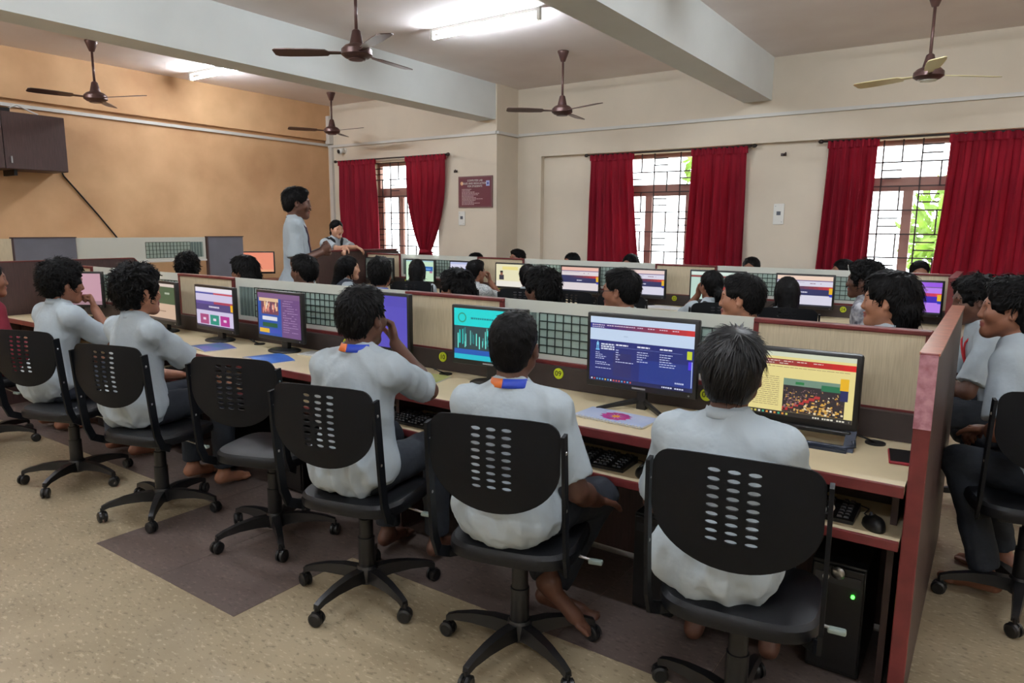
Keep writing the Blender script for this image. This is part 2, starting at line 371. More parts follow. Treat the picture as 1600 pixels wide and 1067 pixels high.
curtain('maroon curtain on the middle window next to the blank recess', yr, (-4.45, -3.86), (-4.48, -3.7), .78, 2.41, 6)
curtain('maroon curtain on the middle window next to the bare wall and white plate', yr, (-3.1, -2.46), (-3.16, -2.44), .78, 2.41, 7)
curtain('narrow maroon curtain on the far window next to the bare wall and white plate', yr, (-1.6, -1.13), (-1.66, -1.15), .78, 2.41, 6)
curtain('widest maroon curtain, at the far end of the window wall', yr, (-.5, .7), (-.6, .7), .6, 2.41, 11)
# ---------------- wall things
sg = thing('rules_board', 'maroon notice board headed computer lab rules and regulations', 'sign', (-5.95, YWL-.001, 1.985))
MB().box(-.29, .29, -.018, 0, -.21, .21).build('frame', mat('sign_frame', (120, 84, 84), .4), sg)
MB().box(-.272, .272, -.021, -.018, -.193, .193).build('board', mat('sign_maroon', (104, 38, 52), .45), sg)
for i, (s, z) in enumerate((('COMPUTER LAB', .15), ('RULES AND REGULATIONS', .112), ('FOR STUDENTS', .074))):
    text('heading_text', s, .036, M_WHITE, sg, (.0, -.0225, z))
rg = random.Random(3)
for i in range(12):
    x = -.225; z = .035-i*.0185
    while x < -.225+(.16, .12, .22, .28, .25, .2, .25, .36, .24, .19, .3, .2)[i]:
        w = rg.uniform(.012, .035); MB().box(x, x+w, -.0222, -.021, z-.0035, z+.0035).build('printed_word', mat('print_pink', (222, 196, 196), .5), sg); x += w+.007
MB().lathe([(.001, -.0222), (.026, -.0222), (.026, -.021), (.001, -.021)], (-.225, 0, .115), 20, 'y').build('crest', mat('crest', (226, 176, 130), .5), sg)
MB().box(.19, .25, -.0222, -.021, .075, .145).build('emblem', mat('emblem_blue', (170, 180, 225), .5), sg)
MB().lathe([(.001, -.0232), (.016, -.0232), (.016, -.0222), (.001, -.0222)], (.22, 0, .11), 16, 'y').build('emblem_ring', mat('emblem_navy', (70, 80, 160), .5), sg)
def plate(label, x, y, z, w, h):
    t = thing('wall_plate', label, 'switch plate', (x, y-.001, z), 0, 'white wall plates')
    MB().bbox(-w/2, w/2, -.012, 0, -h/2, h/2, .003).build('plate', M_WHITE, t)
    MB().box(-.022, .022, -.015, -.012, -.012, .03).build('switch', mat('switch_grey', (92, 96, 104), .5), t)
    for s in (-1, 1): MB().lathe([(.001, -.014), (.005, -.014), (.005, -.012), (.001, -.012)], (s*w*.32, 0, -s*h*.38), 10, 'y').build('screw', M_CHROME, t)
plate('white wall plate under the maroon rules board', -6.19, YWL, 1.63, .11, .19)
plate('white wall plate on the bare wall between the two big windows', -2.09, YR, 1.68, .115, .23)
t = thing('security_camera', 'small white dome camera under the conduit in the corner', 'camera', (-8.52, YWL, 2.67))
MB().lathe([(.035, -.02), (.045, 0)], (0, 0, 0), 16, 'y').build('mount', M_WHITE, t, True)
MB().tube([(0, -.02, 0), (-.02, -.1, -.02)], [.038, .04], 14).build('body', M_WHITE, t, True)
MB().tube([(-.02, -.1, -.02), (-.023, -.115, -.023)], .03, 14).build('lens', M_BLK, t, True)
for (x, y, z, l) in ((-2.08, YR, 2.33, 'small rusty hook in the bare wall above the white plate'), (-6.3, YWL, 2.27, 'small rusty hook above the maroon rules board')):
    t = thing('wall_hook', l, 'hook', (x, y, z)); MB().box(-.03, .03, -.008, 0, -.015, .015).build('backplate', M_ROD, t); MB().tube([(0, -.005, 0), (.02, -.05, -.01), (.035, -.05, .02)], .008).build('hook', M_ROD, t, True)
# wall cabinet on the orange wall
t = thing('wall_cabinet', 'dark brown wooden wall cabinet hung on the orange wall', 'cabinet', (XL, 3.2, 2.07))
MB().box(0, .36, -.7, .5, 0, .58).build('body', M_BROWN, t)
for a in (-.7, -.1):
    d = MB().bbox(.36, .38, a+.004, a+.596, .004, .576, .003).build('door', M_BROWN, t); MB().box(.38, .395, a+.05, a+.065, .06, .13).build('handle', M_CHROME, d)
MB().box(.02, .3, .0, .03, -.06, 0).build('bracket', M_BLK, t)
t = thing('network_box', 'small black box with a loop of cable on the wall cabinet', 'router', (XL+.2, 3.1, 2.651))
MB().bbox(-.1, .1, -.15, .12, 0, .045, .006).build('case', M_BLK, t); MB().tube([(.05, .1, .03), (.06, .2, .09), (.08, .28, .05), (.1, .34, .02), (.12, .37, .006)], .008).build('cable', M_PVC, t, True)
tag(MB().tube([(XL+.03, 3.76, 2.13), (XL+.012, 3.8, 2.05), (XL+.01, 4.0, 1.8), (XL+.01, 4.14, 1.62), (XL+.01, 4.33, 1.36), (XL+.01, 4.5, 1.1)], .009).build('hanging_cable', M_BLK, None, True), 'black cable running down the orange wall from the cabinet', 'cable')
# ================================================================== desk rows
M_FROST = glass_mat('frosted_glass', (234, 236, 228), .72, .05, .25)
M_CLEAR = glass_mat('tinted_clear_glass', (206, 226, 218), .5, .07, .05)
M_LINE = mat('etched_dark_line', (34, 46, 44), .5)
def glass_panel(parent, x0, x1, z0, z1, y, stripes='l', th=.008, plain=0):
    """frosted sheet with a clear, gridded field; y is the middle of the sheet"""
    a, b = y-th/2, y+th/2; top, bot, sd = .058, .03, .035; st = .17
    gx0, gx1 = x0+sd+plain, x1-sd
    g = link('glass_panel', MB().box(x0, x1, a, b, z1-top, z1).box(x0, x1, a, b, z0, z0+bot).box(x0, gx0, a, b, z0+bot, z1-top).box(gx1, x1, a, b, z0+bot, z1-top).mesh(), M_FROST, parent)
    MB().box(gx0, gx1, a+.002, b-.002, z0+bot, z1-top).build('clear_field', M_CLEAR, g)
    m = MB()
    s0, s1 = (gx0, gx0+st) if stripes == 'l' else (gx1-st, gx1)
    q0, q1 = (gx0+st, gx1) if stripes == 'l' else (gx0, gx1-st)
    n = int((q1-q0)/.043); zz0, zz1 = z0+bot, z1-top; nr = max(3, int(round((zz1-zz0)/.043)))
    for i in range(n+1):
        x = q0+(q1-q0)*i/n; m.box(x-.0025, x+.0025, a-.001, b+.001, zz0, zz1)
    for j in range(nr+1):
        z = zz0+(zz1-zz0)*j/nr; m.box(q0, q1, a-.0012, b+.0012, z-.0025, z+.0025)
    m.build('etched_grid', M_LINE, g)
    m = MB()
    for i in range(4): x = s0+.012+i*(st-.02)/4; m.box(x, x+.026, a-.001, b+.001, zz0, zz1)
    m.build('etched_bars', mat('etched_bar', (96, 112, 108), .6), g)
    return g
def desk_row(label, y, divs, first, wood_first, frontdepth, backdepth, zt, tray=True, nums=()):
    """partition front face at y; divs from the right end leftwards; desks on both sides"""
    p = thing('desk_partition', 'cream and frosted glass partition '+label, 'partition', (0, 0, 0), 0, 'desk partitions')
    xr, xl = divs[0], divs[-1]
    wood = wood_first
    MB().box(xl, xr, y-.03, y+.07, .752, .855).build('cable_duct', M_DARK, p)
    MB().box(xl, xr, y-.002, y+.042, .02, .72).build('lower_panel', M_BROWN, p)
    for a, b in zip(divs[1:], divs[:-1]):
        if wood:
            pn = MB().box(a+.02, b-.02, y+.004, y+.036, .862, zt-.018).build('wood_panel', M_LAM, p)
            MB().bbox(a, b, y-.004, y+.044, zt-.018, zt, .004).build('cap_rail', M_RED, p)
            for q in (a, b-.02): MB().box(q, q+.02, y, y+.04, .856, zt-.018).build('post', M_RED, p)
            MB().box(a+.02, b-.02, y-.002, y+.042, .855, .863).build('bottom_rail', M_RED, p)
        else:
            glass_panel(p, a+.002, b-.002, .872, zt, y+.02)
            MB().box(a, b, y-.002, y+.042, .855, .872).build('bottom_rail', M_RED, p)
        wood = not wood
    for x, n in nums:
        d = MB().lathe([(.001, -.0365), (.0245, -.0365), (.026, -.035), (.026, -.0305), (.001, -.0305)], (x, y, .823), 24, 'y').build('number_disc', M_YEL, p)
        text('number_text', n, .036, M_INK, d, (x, y-.037, .823))
    for side, dep in ((-1, frontdepth), (1, backdepth)):
        w = thing('worktop', 'cream worktop '+('before' if side < 0 else 'behind')+' the partition '+label, 'desk', (0, 0, 0), 0, 'long worktops')
        y0, y1 = (y-dep, y-.003) if side < 0 else (y+.043, y+dep)
        MB().box(xl+.0, xr, y0+.012 if side < 0 else y0, y1 if side < 0 else y1-.012, .722, .75).build('top', M_TOP, w)
        e = y0 if side < 0 else y1-.012
        MB().bbox(xl, xr, e, e+.012, .714, .7508, .003).build('edge_band', M_RED, w)
        n = 4
        for i in range(n):
            x = xl+.03+(xr-xl-.06)*i/(n-1)*1.0
            ya, yb = (y0+.14, y1-.01) if side < 0 else (y0+.01, y1-.12)
            MB().box(x-.01, x+.01, ya, yb, 0.0, .722).build('support_panel', M_BROWN, w)
        if tray and side < 0:
            MB().box(xl, xr, y0+.012, y0+.33, .555, .575).build('keyboard_shelf', M_TOP, w)
            MB().bbox(xl, xr, y0, y0+.012, .545, .5765, .003).build('shelf_edge', M_RED, w)
            MB().box(xl, xr, y0+.325, y0+.34, .575, .722).build('shelf_back', M_DARK, w)
Z1 = 1.155
R1Y, R2Y = 2.82, 6.65
D1 = [-.165, -.78, -2.01, -2.67, -4.26, -4.94, -6.26, -6.72]
D2 = [-.3, -.95, -2.22, -2.85, -4.45, -5.12, -6.38, -6.99]
desk_row('of the row with the numbers 08, 09 and 10', R1Y, D1, None, True, .535, .51, Z1, True, [(-.945, '08'), (-1.66, '09'), (-2.375, '10'), (-3.12, '11'), (-3.83, '12'), (-4.55, '13')])
desk_row('of the row below the windows', R2Y, D2, None, True, .535, .51, 1.16, True, [(-1.075, '24'), (-1.86, '23'), (-2.62, '22'), (-3.33, '21'), (-4.1, '20'), (-4.77, '19'), (-5.5, '18'), (-6.24, '17')])
def end_panel(label, x0, x1, pts, face=M_BROWN, top=M_RED):
    """pts: outline in (y, z), front bottom first, going up and back"""
    t = thing('end_panel', label, 'panel', (0, 0, 0), 0, 'row end panels')
    MB().prism(pts, 'x', x0+.001, x1-.001).build('board', face, t)
    front = pts[0][0]; zt = pts[1][1]
    MB().bbox(x0, x1, front-.012, front, 0, zt+.008, .003).build('front_edge', M_RED, t)
    for a, b in zip(pts[1:-1], pts[2:]):
        if abs(a[0]-b[0]) < .01: continue
        d = Vector((0, b[0]-a[0], b[1]-a[1])).normalized(); n = Vector((0, -d.z, d.y)); n = n if n.z > 0 else -n
        A, B = Vector((0, a[0], a[1])), Vector((0, b[0], b[1]))
        vs = [Vector((x, 0, 0))+p+n*q for x in (x0-.003, x1+.003) for p in (A, B) for q in (0, .008)]
        MB().add(vs, [(0, 1, 3, 2), (4, 6, 7, 5), (0, 4, 5, 1), (2, 3, 7, 6), (1, 5, 7, 3), (0, 2, 6, 4)]).build('top_edge', top, t)
M_PINK = mat('light_maroon_top', (176, 110, 84), .3, var=.3, vscale=20)  # lighter, mottled maroon for the top band
end_panel('tall maroon edged end panel beside the red phone', -.16, -.114, [(2.31, 0), (2.31, Z1-.008), (3.92, Z1-.008), (3.92, 0)], M_BROWN, M_PINK)
_e = [o for o in bpy.data.objects if o.name == 'end_panel'][0]
MB().bbox(-.1605, -.1135, 2.2955, 2.2985, .93, 1.15, .001).build('pink_strip', mat('pink_mottle', (196, 146, 156), .35, vscale=40, rgb2=(150, 90, 104)), _e)  # thin mottled pink strip over the upper front edge
end_panel('dark end panel with sloping corner at the curly haired students\' end', -6.78, -6.73, [(2.2, 0), (2.2, 1.19), (3.42, 1.19), (3.6, 1.0), (3.6, 0)])
end_panel('maroon edged end panel of the window row by the widest curtain', -.292, -.246, [(6.06, 0), (6.06, 1.155), (7.2, 1.155), (7.2, 0)])
t = thing('counter_panel', 'dark counter panel with maroon cap that the woman in a vest leans on', 'panel', (0, 0, 0))
MB().prism([(5.84, 0), (5.84, 1.185), (7.24, 1.185), (7.36, 1.09), (7.36, 0)], 'x', -7.06, -7.01).build('board', M_BROWN, t)
MB().bbox(-7.09, -6.995, 5.82, 7.25, 1.185, 1.205, .004).build('cap', M_RED, t)
MB().box(-7.38, -7.065, 5.825, 5.86, 0, 1.17).build('return_board', M_LAM, t)
# ---------------- screen by the orange wall
t = thing('glass_screen', 'grey and frosted glass screen in front of the orange wall', 'partition', (-8.3, 2.2, 0), PI/2)
MB().box(.0, .80, -.02, .02, 0, 1.355).build('cream_panel', M_LAM, t)
M_GREY = mat('grey_blue_board', (112, 112, 122), .7, var=.1, vscale=5)
for a, b in ((.81, 1.40), (2.96, 3.46)):
    MB().box(a, b, -.018, .018, 0, 1.36).build('grey_panel', M_GREY, t); MB().box(a-.01, b+.01, -.022, .022, 1.36, 1.37).build('cap_rail', M_BROWN, t)
    MB().box(a-.02, a, -.022, .022, 0, 1.37).build('post', M_BROWN, t)
glass_panel(t, 1.41, 2.93, 1.085, 1.36, 0, 'r', plain=.72)
MB().box(1.41, 2.93, -.02, .02, 1.065, 1.085).build('bottom_rail', M_PVC, t)
# side desk with an orange monitor in the corner
t = thing('side_desk', 'small dark desk against the orange wall carrying an orange screen', 'desk', (-8.42, 6.12, 0))
MB().bbox(-.4, .4, -.4, .4, .72, .75, .004).build('top', M_RED, t)
for x in (-.37, .37): MB().box(x-.015, x+.015, -.38, .38, 0, .72).build('side_panel', M_BROWN, t)
# ================================================================== screens
rs = random.Random(11)
def txt(out, x0, x1, y, h, col, wmin=.01, wmax=.035, fill=1):
    x = x0
    while x < x1:
        w = rs.uniform(wmin, wmax)
        if rs.random() < fill: out.append((x, y, min(x+w, x1), y+h, col))
        x += w+.006
def scr_site(white=(228, 226, 244), top=(250, 220, 200), navy=(44, 48, 100), red=(214, 50, 50)):
    o = [(0, 0, 1, 1, white), (0, .86, 1, 1, top), (0, .83, 1, .86, (120, 96, 150))]
    txt(o, .05, .5, .78, .012, (150, 140, 160)); txt(o, .6, .8, .74, .03, (160, 130, 150), .02, .05, .6)
    for i in range(12): o.append((i/12, .5, (i+1)/12, .66, tuple(int(navy[k]+(red[k]-navy[k])*(i/11)**1.5) for k in range(3))))
    o.append((0, .36, 1, .56, navy)); txt(o, .42, .56, .44, .04, (220, 220, 240), .02, .04)
    o += [(.94, .42, 1, .62, (240, 190, 30)), (.95, .33, 1, .42, (40, 60, 190)), (0, 0, 1, .05, (40, 44, 60))]
    return o
def scr_08():
    o = [(0, 0, 1, 1, (206, 226, 252)), (0, 0, 1, .64, (24, 36, 120)), (.24, .1, .42, .46, (36, 36, 108)), (.5, .06, 1, .4, (28, 52, 142))]
    for i in range(14): o.append((i/14, .82, (i+1)/14, .9, (int(38+176*(i/13)), int(44-6*(i/13)), int(140-100*(i/13)))))
    for x in (.02, .09, .17, .25, .31, .37, .47, .57, .68, .8): txt(o, x, x+.05+.03*rs.random(), .865, .014, (235, 215, 235), .012, .02)
    txt(o, .02, .14, .835, .012, (225, 215, 240), .012, .02)
    o.append((.34, .72, .38, .73, (170, 190, 220)))
    # crest and its lettering
    o += [(.068, .5, .076, .6, (120, 200, 250)), (.084, .5, .092, .6, (120, 200, 250)), (.06, .48, .1, .5, (120, 200, 250)), (.076, .56, .084, .62, (160, 220, 255))]
    for y in (.57, .535, .5): txt(o, .115, .25, y, .022, (225, 232, 250), .015, .04)
    for x, n, w in ((.265, 5, .05), (.475, 5, .1), (.69, 6, .14)):
        txt(o, x, x+.12, .575, .022, (240, 242, 255), .02, .04); o.append((x, .548, x+.21, .551, (150, 165, 220)))
        for i in range(n): txt(o, x, x+w*rs.uniform(.5, 1.1), .5-.035*i, .012, (205, 212, 245), .012, .03)
    txt(o, .265, .44, .32, .012, (205, 212, 245), .012, .03)
    for i, w in enumerate((.04, .07, .11, .09, 0, .11, .15, 0, .16)):
        if w: txt(o, .06, .06+w, .44-.03*i, .011, (205, 212, 245), .012, .03)
    o += [(.94, .48, .985, .6, (205, 220, 40)), (.955, .33, .985, .45, (80, 50, 240)), (.985, .07, .992, .45, (190, 210, 245)), (0, 0, 1, .06, (20, 26, 84))]
    for i in range(15): o.append((.02+i*.028, .018, .034+i*.028, .042, rs.choice([(240, 240, 250), (240, 200, 60), (90, 180, 240), (230, 90, 80)])))
    txt(o, .72, .98, .02, .02, (225, 230, 250), .008, .02, .7); txt(o, .84, .92, .1, .022, (220, 230, 255), .01, .014)
    return o
def crowd(o, x0, y0, x1, y1, n=420):
    o.append((x0, y0, x1, y1, (46, 36, 40)))
    o.append((x0, y1-.2*(y1-y0), x1, y1, (120, 150, 130))); o.append((x0+.62*(x1-x0), y1-.27*(y1-y0), x1, y1-.1*(y1-y0), (40, 120, 80))); o.append((x0+.2*(x1-x0), y1-.16*(y1-y0), x0+.34*(x1-x0), y1-.08*(y1-y0), (40, 130, 70)))
    for i in range(7): u = i/7; o.append((x0+u*.6*(x1-x0), y0+(.05+u*.5)*(y1-y0), x0+(u+.16)*.6*(x1-x0), y0+(.15+u*.48)*(y1-y0), (190, 50, 50)))
    for i in range(n):
        v = rs.random()**1.3*.72; u = rs.random(); s = .012*(1.2-v)
        if abs(u-(.05+v*1.05)) < .07: continue
        c = rs.choice([(236, 176, 60), (230, 190, 110), (60, 40, 40), (30, 26, 34), (200, 150, 70), (90, 60, 60), (240, 225, 190)]) if u > v else rs.choice([(60, 50, 60), (120, 90, 90), (220, 170, 80), (34, 28, 36), (160, 120, 120)])
        X, Y = x0+u*(x1-x0-.02), y0+v*(y1-y0); o.append((X, Y, X+s*1.2, Y+s*2, c))
def scr_aio():
    o = [(0, 0, 1, 1, (242, 226, 150)), (0, .93, 1, 1, (220, 226, 200))]
    for i in range(12): o.append((i/12, .80, (i+1)/12, .89, (int(110+115*(i/11)**1.2), int(90-68*(i/11)), int(84-64*(i/11)))))
    for x in (.2, .3, .38, .48, .58, .7): txt(o, x, x+.07, .855, .012, (240, 220, 210), .02, .03)
    for x in (.2, .34, .45): txt(o, x, x+.07, .82, .012, (230, 210, 200), .02, .03)
    txt(o, .03, .96, .765, .008, (150, 130, 90), .02, .06)
    for i in range(15): txt(o, .03, .46, .60-.032*i, .008, (140, 122, 88), .02, .05)
    crowd(o, .49, .07, .94, .6)
    o += [(.9, .5, .96, .68, (246, 190, 30)), (.905, .34, .96, .5, (30, 36, 96)), (0, 0, 1, .07, (36, 30, 30))]
    for i in range(11): o.append((.22+i*.03, .02, .236+i*.03, .05, rs.choice([(240, 240, 230), (60, 180, 140), (240, 150, 60), (220, 210, 90)])))
    txt(o, .72, .98, .02, .025, (230, 225, 205), .008, .02, .7)
    return o
def scr_09():
    o = [(0, 0, 1, 1, (0, 226, 226)), (0, .13, 1, .66, (40, 66, 72)), (0, .1, 1, .2, (20, 90, 190)), (0, 0, 1, .1, (20, 200, 220)), (.55, .04, .75, .07, (16, 80, 110))]
    for k in range(24):
        a0, a1 = 2*PI*k/24, 2*PI*(k+1)/24; x, y = .12+.055*math.cos(a0), .82+.085*math.sin(a0); o.append((x-.008, y-.012, x+.008, y+.012, (40, 150, 110)))
    txt(o, .25, .95, .8, .035, (10, 130, 140), .02, .05)
    for k in range(46):
        x = .05+.9*rs.random(); y = .2+.2*rs.random(); w = rs.uniform(.006, .016); o.append((x, y, x+w, y+rs.uniform(.12, .3), rs.choice([(0, 230, 220), (120, 250, 235), (30, 150, 150), (60, 60, 70)])))
    return o
def scr_10(): return [(0, 0, 1, 1, (86, 76, 196)), (0, 0, .45, .6, (92, 82, 204)), (0, .8, 1, 1, (80, 70, 188))]
def scr_11():
    o = [(0, 0, 1, 1, (112, 74, 132)), (0, 0, .56, 1, (34, 84, 178)), (.03, .8, .5, .88, (236, 200, 160)), (.0, .88, 1, 1, (128, 92, 140)), (.08, .5, .5, .8, (120, 70, 90))]
    for i in range(30): x = .1+.36*rs.random(); y = .52+.2*rs.random(); o.append((x, y, x+.02, y+.1, rs.choice([(240, 150, 130), (250, 200, 150), (160, 40, 60), (250, 230, 210)])))
    o += [(.1, .36, .46, .45, (230, 232, 240)), (.1, .2, .46, .3, (30, 90, 50)), (.02, .06, .26, .16, (240, 190, 50)), (.28, .06, .54, .16, (60, 80, 190))]
    for i in range(14): txt(o, .6, .6+.35*rs.uniform(.4, 1), .84-.055*i, .012, (190, 160, 200), .02, .06, .8)
    return o
def scr_12():
    o = [(0, 0, 1, 1, (216, 208, 240)), (0, .9, 1, 1, (244, 240, 250)), (0, .84, 1, .88, (210, 70, 90)), (0, .84, .5, .88, (70, 80, 170)), (0, .42, 1, .64, (78, 66, 130)), (0, .6, 1, .66, (180, 60, 90)), (0, .58, .5, .66, (96, 80, 160))]
    txt(o, .36, .64, .5, .04, (226, 222, 240), .02, .05)
    for x, c in ((.1, (176, 70, 130)), (.38, (20, 150, 130)), (.66, (186, 40, 150))): o += [(x, .07, x+.24, .32, c), (x+.08, .17, x+.16, .23, (236, 220, 240))]
    o += [(.94, .45, 1, .62, (250, 190, 20)), (0, 0, 1, .05, (50, 46, 80))]
    return o
def scr_13():
    o = [(0, 0, 1, 1, (214, 184, 160)), (0, .46, 1, .92, (70, 96, 66)), (0, .92, 1, 1, (226, 210, 200)), (0, 0, 1, .06, (70, 60, 60))]
    txt(o, .3, .7, .24, .03, (150, 120, 100), .03, .06); txt(o, .05, .4, .62, .04, (120, 140, 110), .03, .06); txt(o, .7, .85, .72, .05, (190, 200, 180), .02, .05)
    return o
def scr_plain(c, c2=None): return [(0, 0, 1, 1, c), (0, 0, 1, .12, c2 or tuple(int(v*.8) for v in c))]
def scr_f():
    o = [(0, 0, 1, 1, (246, 240, 200)), (0, 0, 1, .25, (250, 246, 235)), (.1, .3, .25, .52, (60, 56, 70)), (.135, .5, .215, .68, (150, 100, 80)), (.13, .62, .22, .7, (30, 26, 30)), (.8, .45, 1, .75, (40, 140, 210)), (.2, .75, .7, .9, (250, 235, 150))]
    return o
def scr_h(): return [(0, 0, 1, 1, (206, 240, 206)), (.3, .4, .55, .8, (232, 244, 160)), (.56, .5, .98, .72, (20, 104, 190)), (.62, .57, .9, .62, (140, 190, 240)), (.86, .4, .96, .5, (180, 120, 150)), (0, .94, 1, 1, (170, 210, 220))]
def scr_g(): return [(0, 0, 1, 1, (226, 226, 250)), (.5, .45, 1, .7, (60, 110, 210)), (.1, .2, .9, .4, (206, 196, 236)), (0, .9, 1, 1, (190, 200, 240))]
def scr_i():
    o = [(0, 0, 1, 1, (74, 82, 76)), (0, .55, 1, .75, (104, 112, 100)), (.1, .7, .9, .78, (130, 134, 120))]
    for k in range(8): o.append((.1+.1*k, .3, .14+.1*k, .5, (150, 150, 130)))
    return o
def scr_c():
    o = [(0, 0, 1, 1, (196, 226, 214)), (0, .9, 1, 1, (226, 244, 234)), (0, .8, 1, .87, (150, 60, 60))]; crowd(o, .3, .1, .95, .78, 260); return o
def screen_mesh(rects, w, h):
    m = bpy.data.meshes.new('screen'); vs, fs, cs = [], [], []
    for i, (a, b, c, d, col) in enumerate(rects):
        y = -.0002-.0000035*i; n = len(vs)
        vs += [((a-.5)*w, y, b*h), ((c-.5)*w, y, b*h), ((c-.5)*w, y, d*h), ((a-.5)*w, y, d*h)]; fs.append((n, n+1, n+2, n+3)); cs += [(*lin(col), 1)]*4
    m.from_pydata(vs, [], fs); at = m.color_attributes.new('Col', 'FLOAT_COLOR', 'CORNER')
    at.data.foreach_set('color', [v for c in cs for v in c]); m.update(); return m
def monitor(label, x, y, rects, w=.47, h=.275, zb=.835, foot='oval', rot=0, tilt=0, z0=.75, maker=False):
    """x, y: middle of the screen face; zb: lower edge of the case"""
    t = thing('computer_monitor', label, 'monitor', (x, y, z0), R(rot), 'desk monitors')
    zb -= z0; bz = .016; ch = .026
    smooth_by_angle(MB().bbox(-w/2, w/2, 0, .03, zb, zb+h+bz+ch, .006).build('case', M_BLK, t), 30)
    smooth_by_angle(MB().bbox(-w/2+.08, w/2-.08, .03, .055, zb+.05, zb+h-.03, .012).build('back_shell', M_BLK, t), 30)
    s = link('screen', screen_mesh(rects, w-2*bz, h), screen_mat(), t); s.location = (0, 0, zb+ch)
    if maker: 
        b = MB().box(-.03, .03, -.0006, 0, zb+.01, zb+.017).build('maker_badge', mat('grey_print', (150, 150, 150), .5), t)
    MB().lathe([(.001, -.002), (.004, -.002), (.004, 0)], (w/2-.03, 0, zb+.012), 10, 'y').build('power_button', M_CHROME, t)
    if foot == 'oval':
        MB().bbox(-.03, .03, .03, .06, .01, zb+.12, .006).build('neck', M_BLK, t)
        o = MB().lathe([(.001, 0), (.11, 0), (.112, .006), (.1, .012), (.02, .018), (.001, .018)], (0, 0, 0), 28).build('foot', M_BLK, t, True); o.location = (0, .03, 0); o.scale = (1, .8, 1)
    elif foot == 'vee':
        MB().bbox(-.022, .022, .03, .055, .03, zb+.1, .005).build('neck', M_BLK, t)
        for s in (-1, 1): MB().add([(-.02*s, .055, .045), (.02*s, .03, .05), (s*.155, -.07, .012), (s*.15, -.085, .012), (-.02*s, .055, .03), (.02*s, .03, .03), (s*.155, -.07, 0), (s*.15, -.085, 0)], [(0, 1, 2, 3), (4, 7, 6, 5), (0, 4, 5, 1), (1, 5, 6, 2), (2, 6, 7, 3), (3, 7, 4, 0)]).build('foot', M_BLK, t)
        MB().box(-.02, .02, .03, .06, 0, .035).build('foot_block', M_BLK, t)
    return t
def all_in_one(label, x, y, rects, rot):
    t = thing('all_in_one_computer', label, 'computer', (x, y, .75), R(rot), 'desk monitors')
    w, h, zb = .50, .235, .05
    smooth_by_angle(MB().bbox(-w/2, w/2, 0, .035, zb, zb+h+.045, .012).build('case', M_BLK, t), 30)
    s = link('screen', screen_mesh(rects, w-.04, h), screen_mat(), t); s.location = (0, 0, zb+.03)
    MB().bbox(-w/2+.02, w/2-.02, -.012, .01, zb-.012, zb+.006, .005).build('speaker_bar', M_BLK, t)
    # bent sled: side arms and a runner along the desk
    M_SLED = mat('blue_black_sled', (36, 44, 60), .25, var=.1)
    pr = [(-w/2+.005, .03), (-w/2+.0, .012), (-w/2+.03, 0), (w/2-.03, 0), (w/2, .012), (w/2-.005, .03)]
    MB().tube([(a, -.05, b+.008) for a, b in pr], .008, 8).build('sled_runner', M_SLED, t, True)
    MB().box(-w/2+.02, w/2-.02, -.09, -.04, .0, .01).build('sled_plate', M_SLED, t)
    for sx in (-1, 1): MB().add([(sx*(w/2-.035), -.07, .0), (sx*(w/2-.002), -.07, .0), (sx*(w/2-.002), .03, zb+.03), (sx*(w/2-.035), .03, zb+.03), (sx*(w/2-.035), -.04, 0), (sx*(w/2-.002), -.04, 0), (sx*(w/2-.002), .034, zb+.0), (sx*(w/2-.035), .034, zb+.0)], [(0, 1, 2, 3), (4, 7, 6, 5), (0, 4, 5, 1), (3, 2, 6, 7), (0, 3, 7, 4), (1, 5, 6, 2)]).build('side_arm', M_SLED, t)
    return t
YM = 2.63
all_in_one('all in one computer showing a yellow page with a crowd photograph', -.597, YM-.02, scr_aio(), 2)
monitor('monitor with V foot showing a dark blue page beside number 08', -1.18, YM, scr_08(), .49, .276, .832, 'vee', 1, maker=True)
monitor('monitor with a bright cyan page between the numbers 09 and 10', -1.975, YM+.02, scr_09(), .43, .25, .838, 'oval', 3, maker=True)
monitor('monitor with a plain violet screen left of number 10', -2.69, YM, scr_10(), .45, .275, .845, 'vee', 0)
monitor('monitor split between a blue form and a mauve text page', -3.53, YM, scr_11(), .45, .26, .815, 'oval', -2)
monitor('monitor showing a lilac page with three coloured cards', -4.2, YM, scr_12(), .48, .26, .812, 'oval', -3)
monitor('monitor with a dark green and tan page behind the frizzy haired student', -4.87, YM, scr_13(), .48, .26, .812, 'oval', -3)
monitor('monitor with a pink mauve screen turned toward the dark end panel', -6.07, 2.6, scr_plain((206, 160, 176)), .45, .25, .84, 'oval', 35)
YM2 = 6.44
for x, r, w, h, l in ((-.58, scr_site((190, 130, 250), (160, 90, 240), (60, 30, 190), (240, 60, 80)), .5, .25, 'monitor with a violet tinted page by the widest curtain end'),
                      (-1.37, scr_site(), .49, .26, 'monitor showing a red and navy banner page beside number 24'),
                      (-2.14, scr_c(), .53, .26, 'monitor showing a pale green page with a crowd photograph'),
                      (-2.875, scr_site(top=(246, 220, 214)), .46, .25, 'monitor showing a red and navy banner page left of number 22'),
                      (-3.6, scr_site((236, 226, 230), (250, 196, 180)), .47, .25, 'monitor with a peach topped banner page and lilac body'),
                      (-4.47, scr_f(), .46, .25, 'monitor showing a portrait on a pale yellow page'),
                      (-5.14, scr_g(), .47, .25, 'monitor with a pale lilac page and blue block'),
                      (-5.85, scr_h(), .48, .25, 'monitor with a mint green page and blue box'),
                      (-6.55, scr_i(), .5, .25, 'monitor with a dark grey green picture by the dark counter panel')):
    monitor(l, x, YM2, r, w, h, .825, 'oval', 0)
monitor('monitor with a plain orange screen on the small desk by the orange wall', -8.3, 5.9, scr_plain((250, 150, 118), (246, 170, 130)), .42, .26, .86, 'oval', 45)
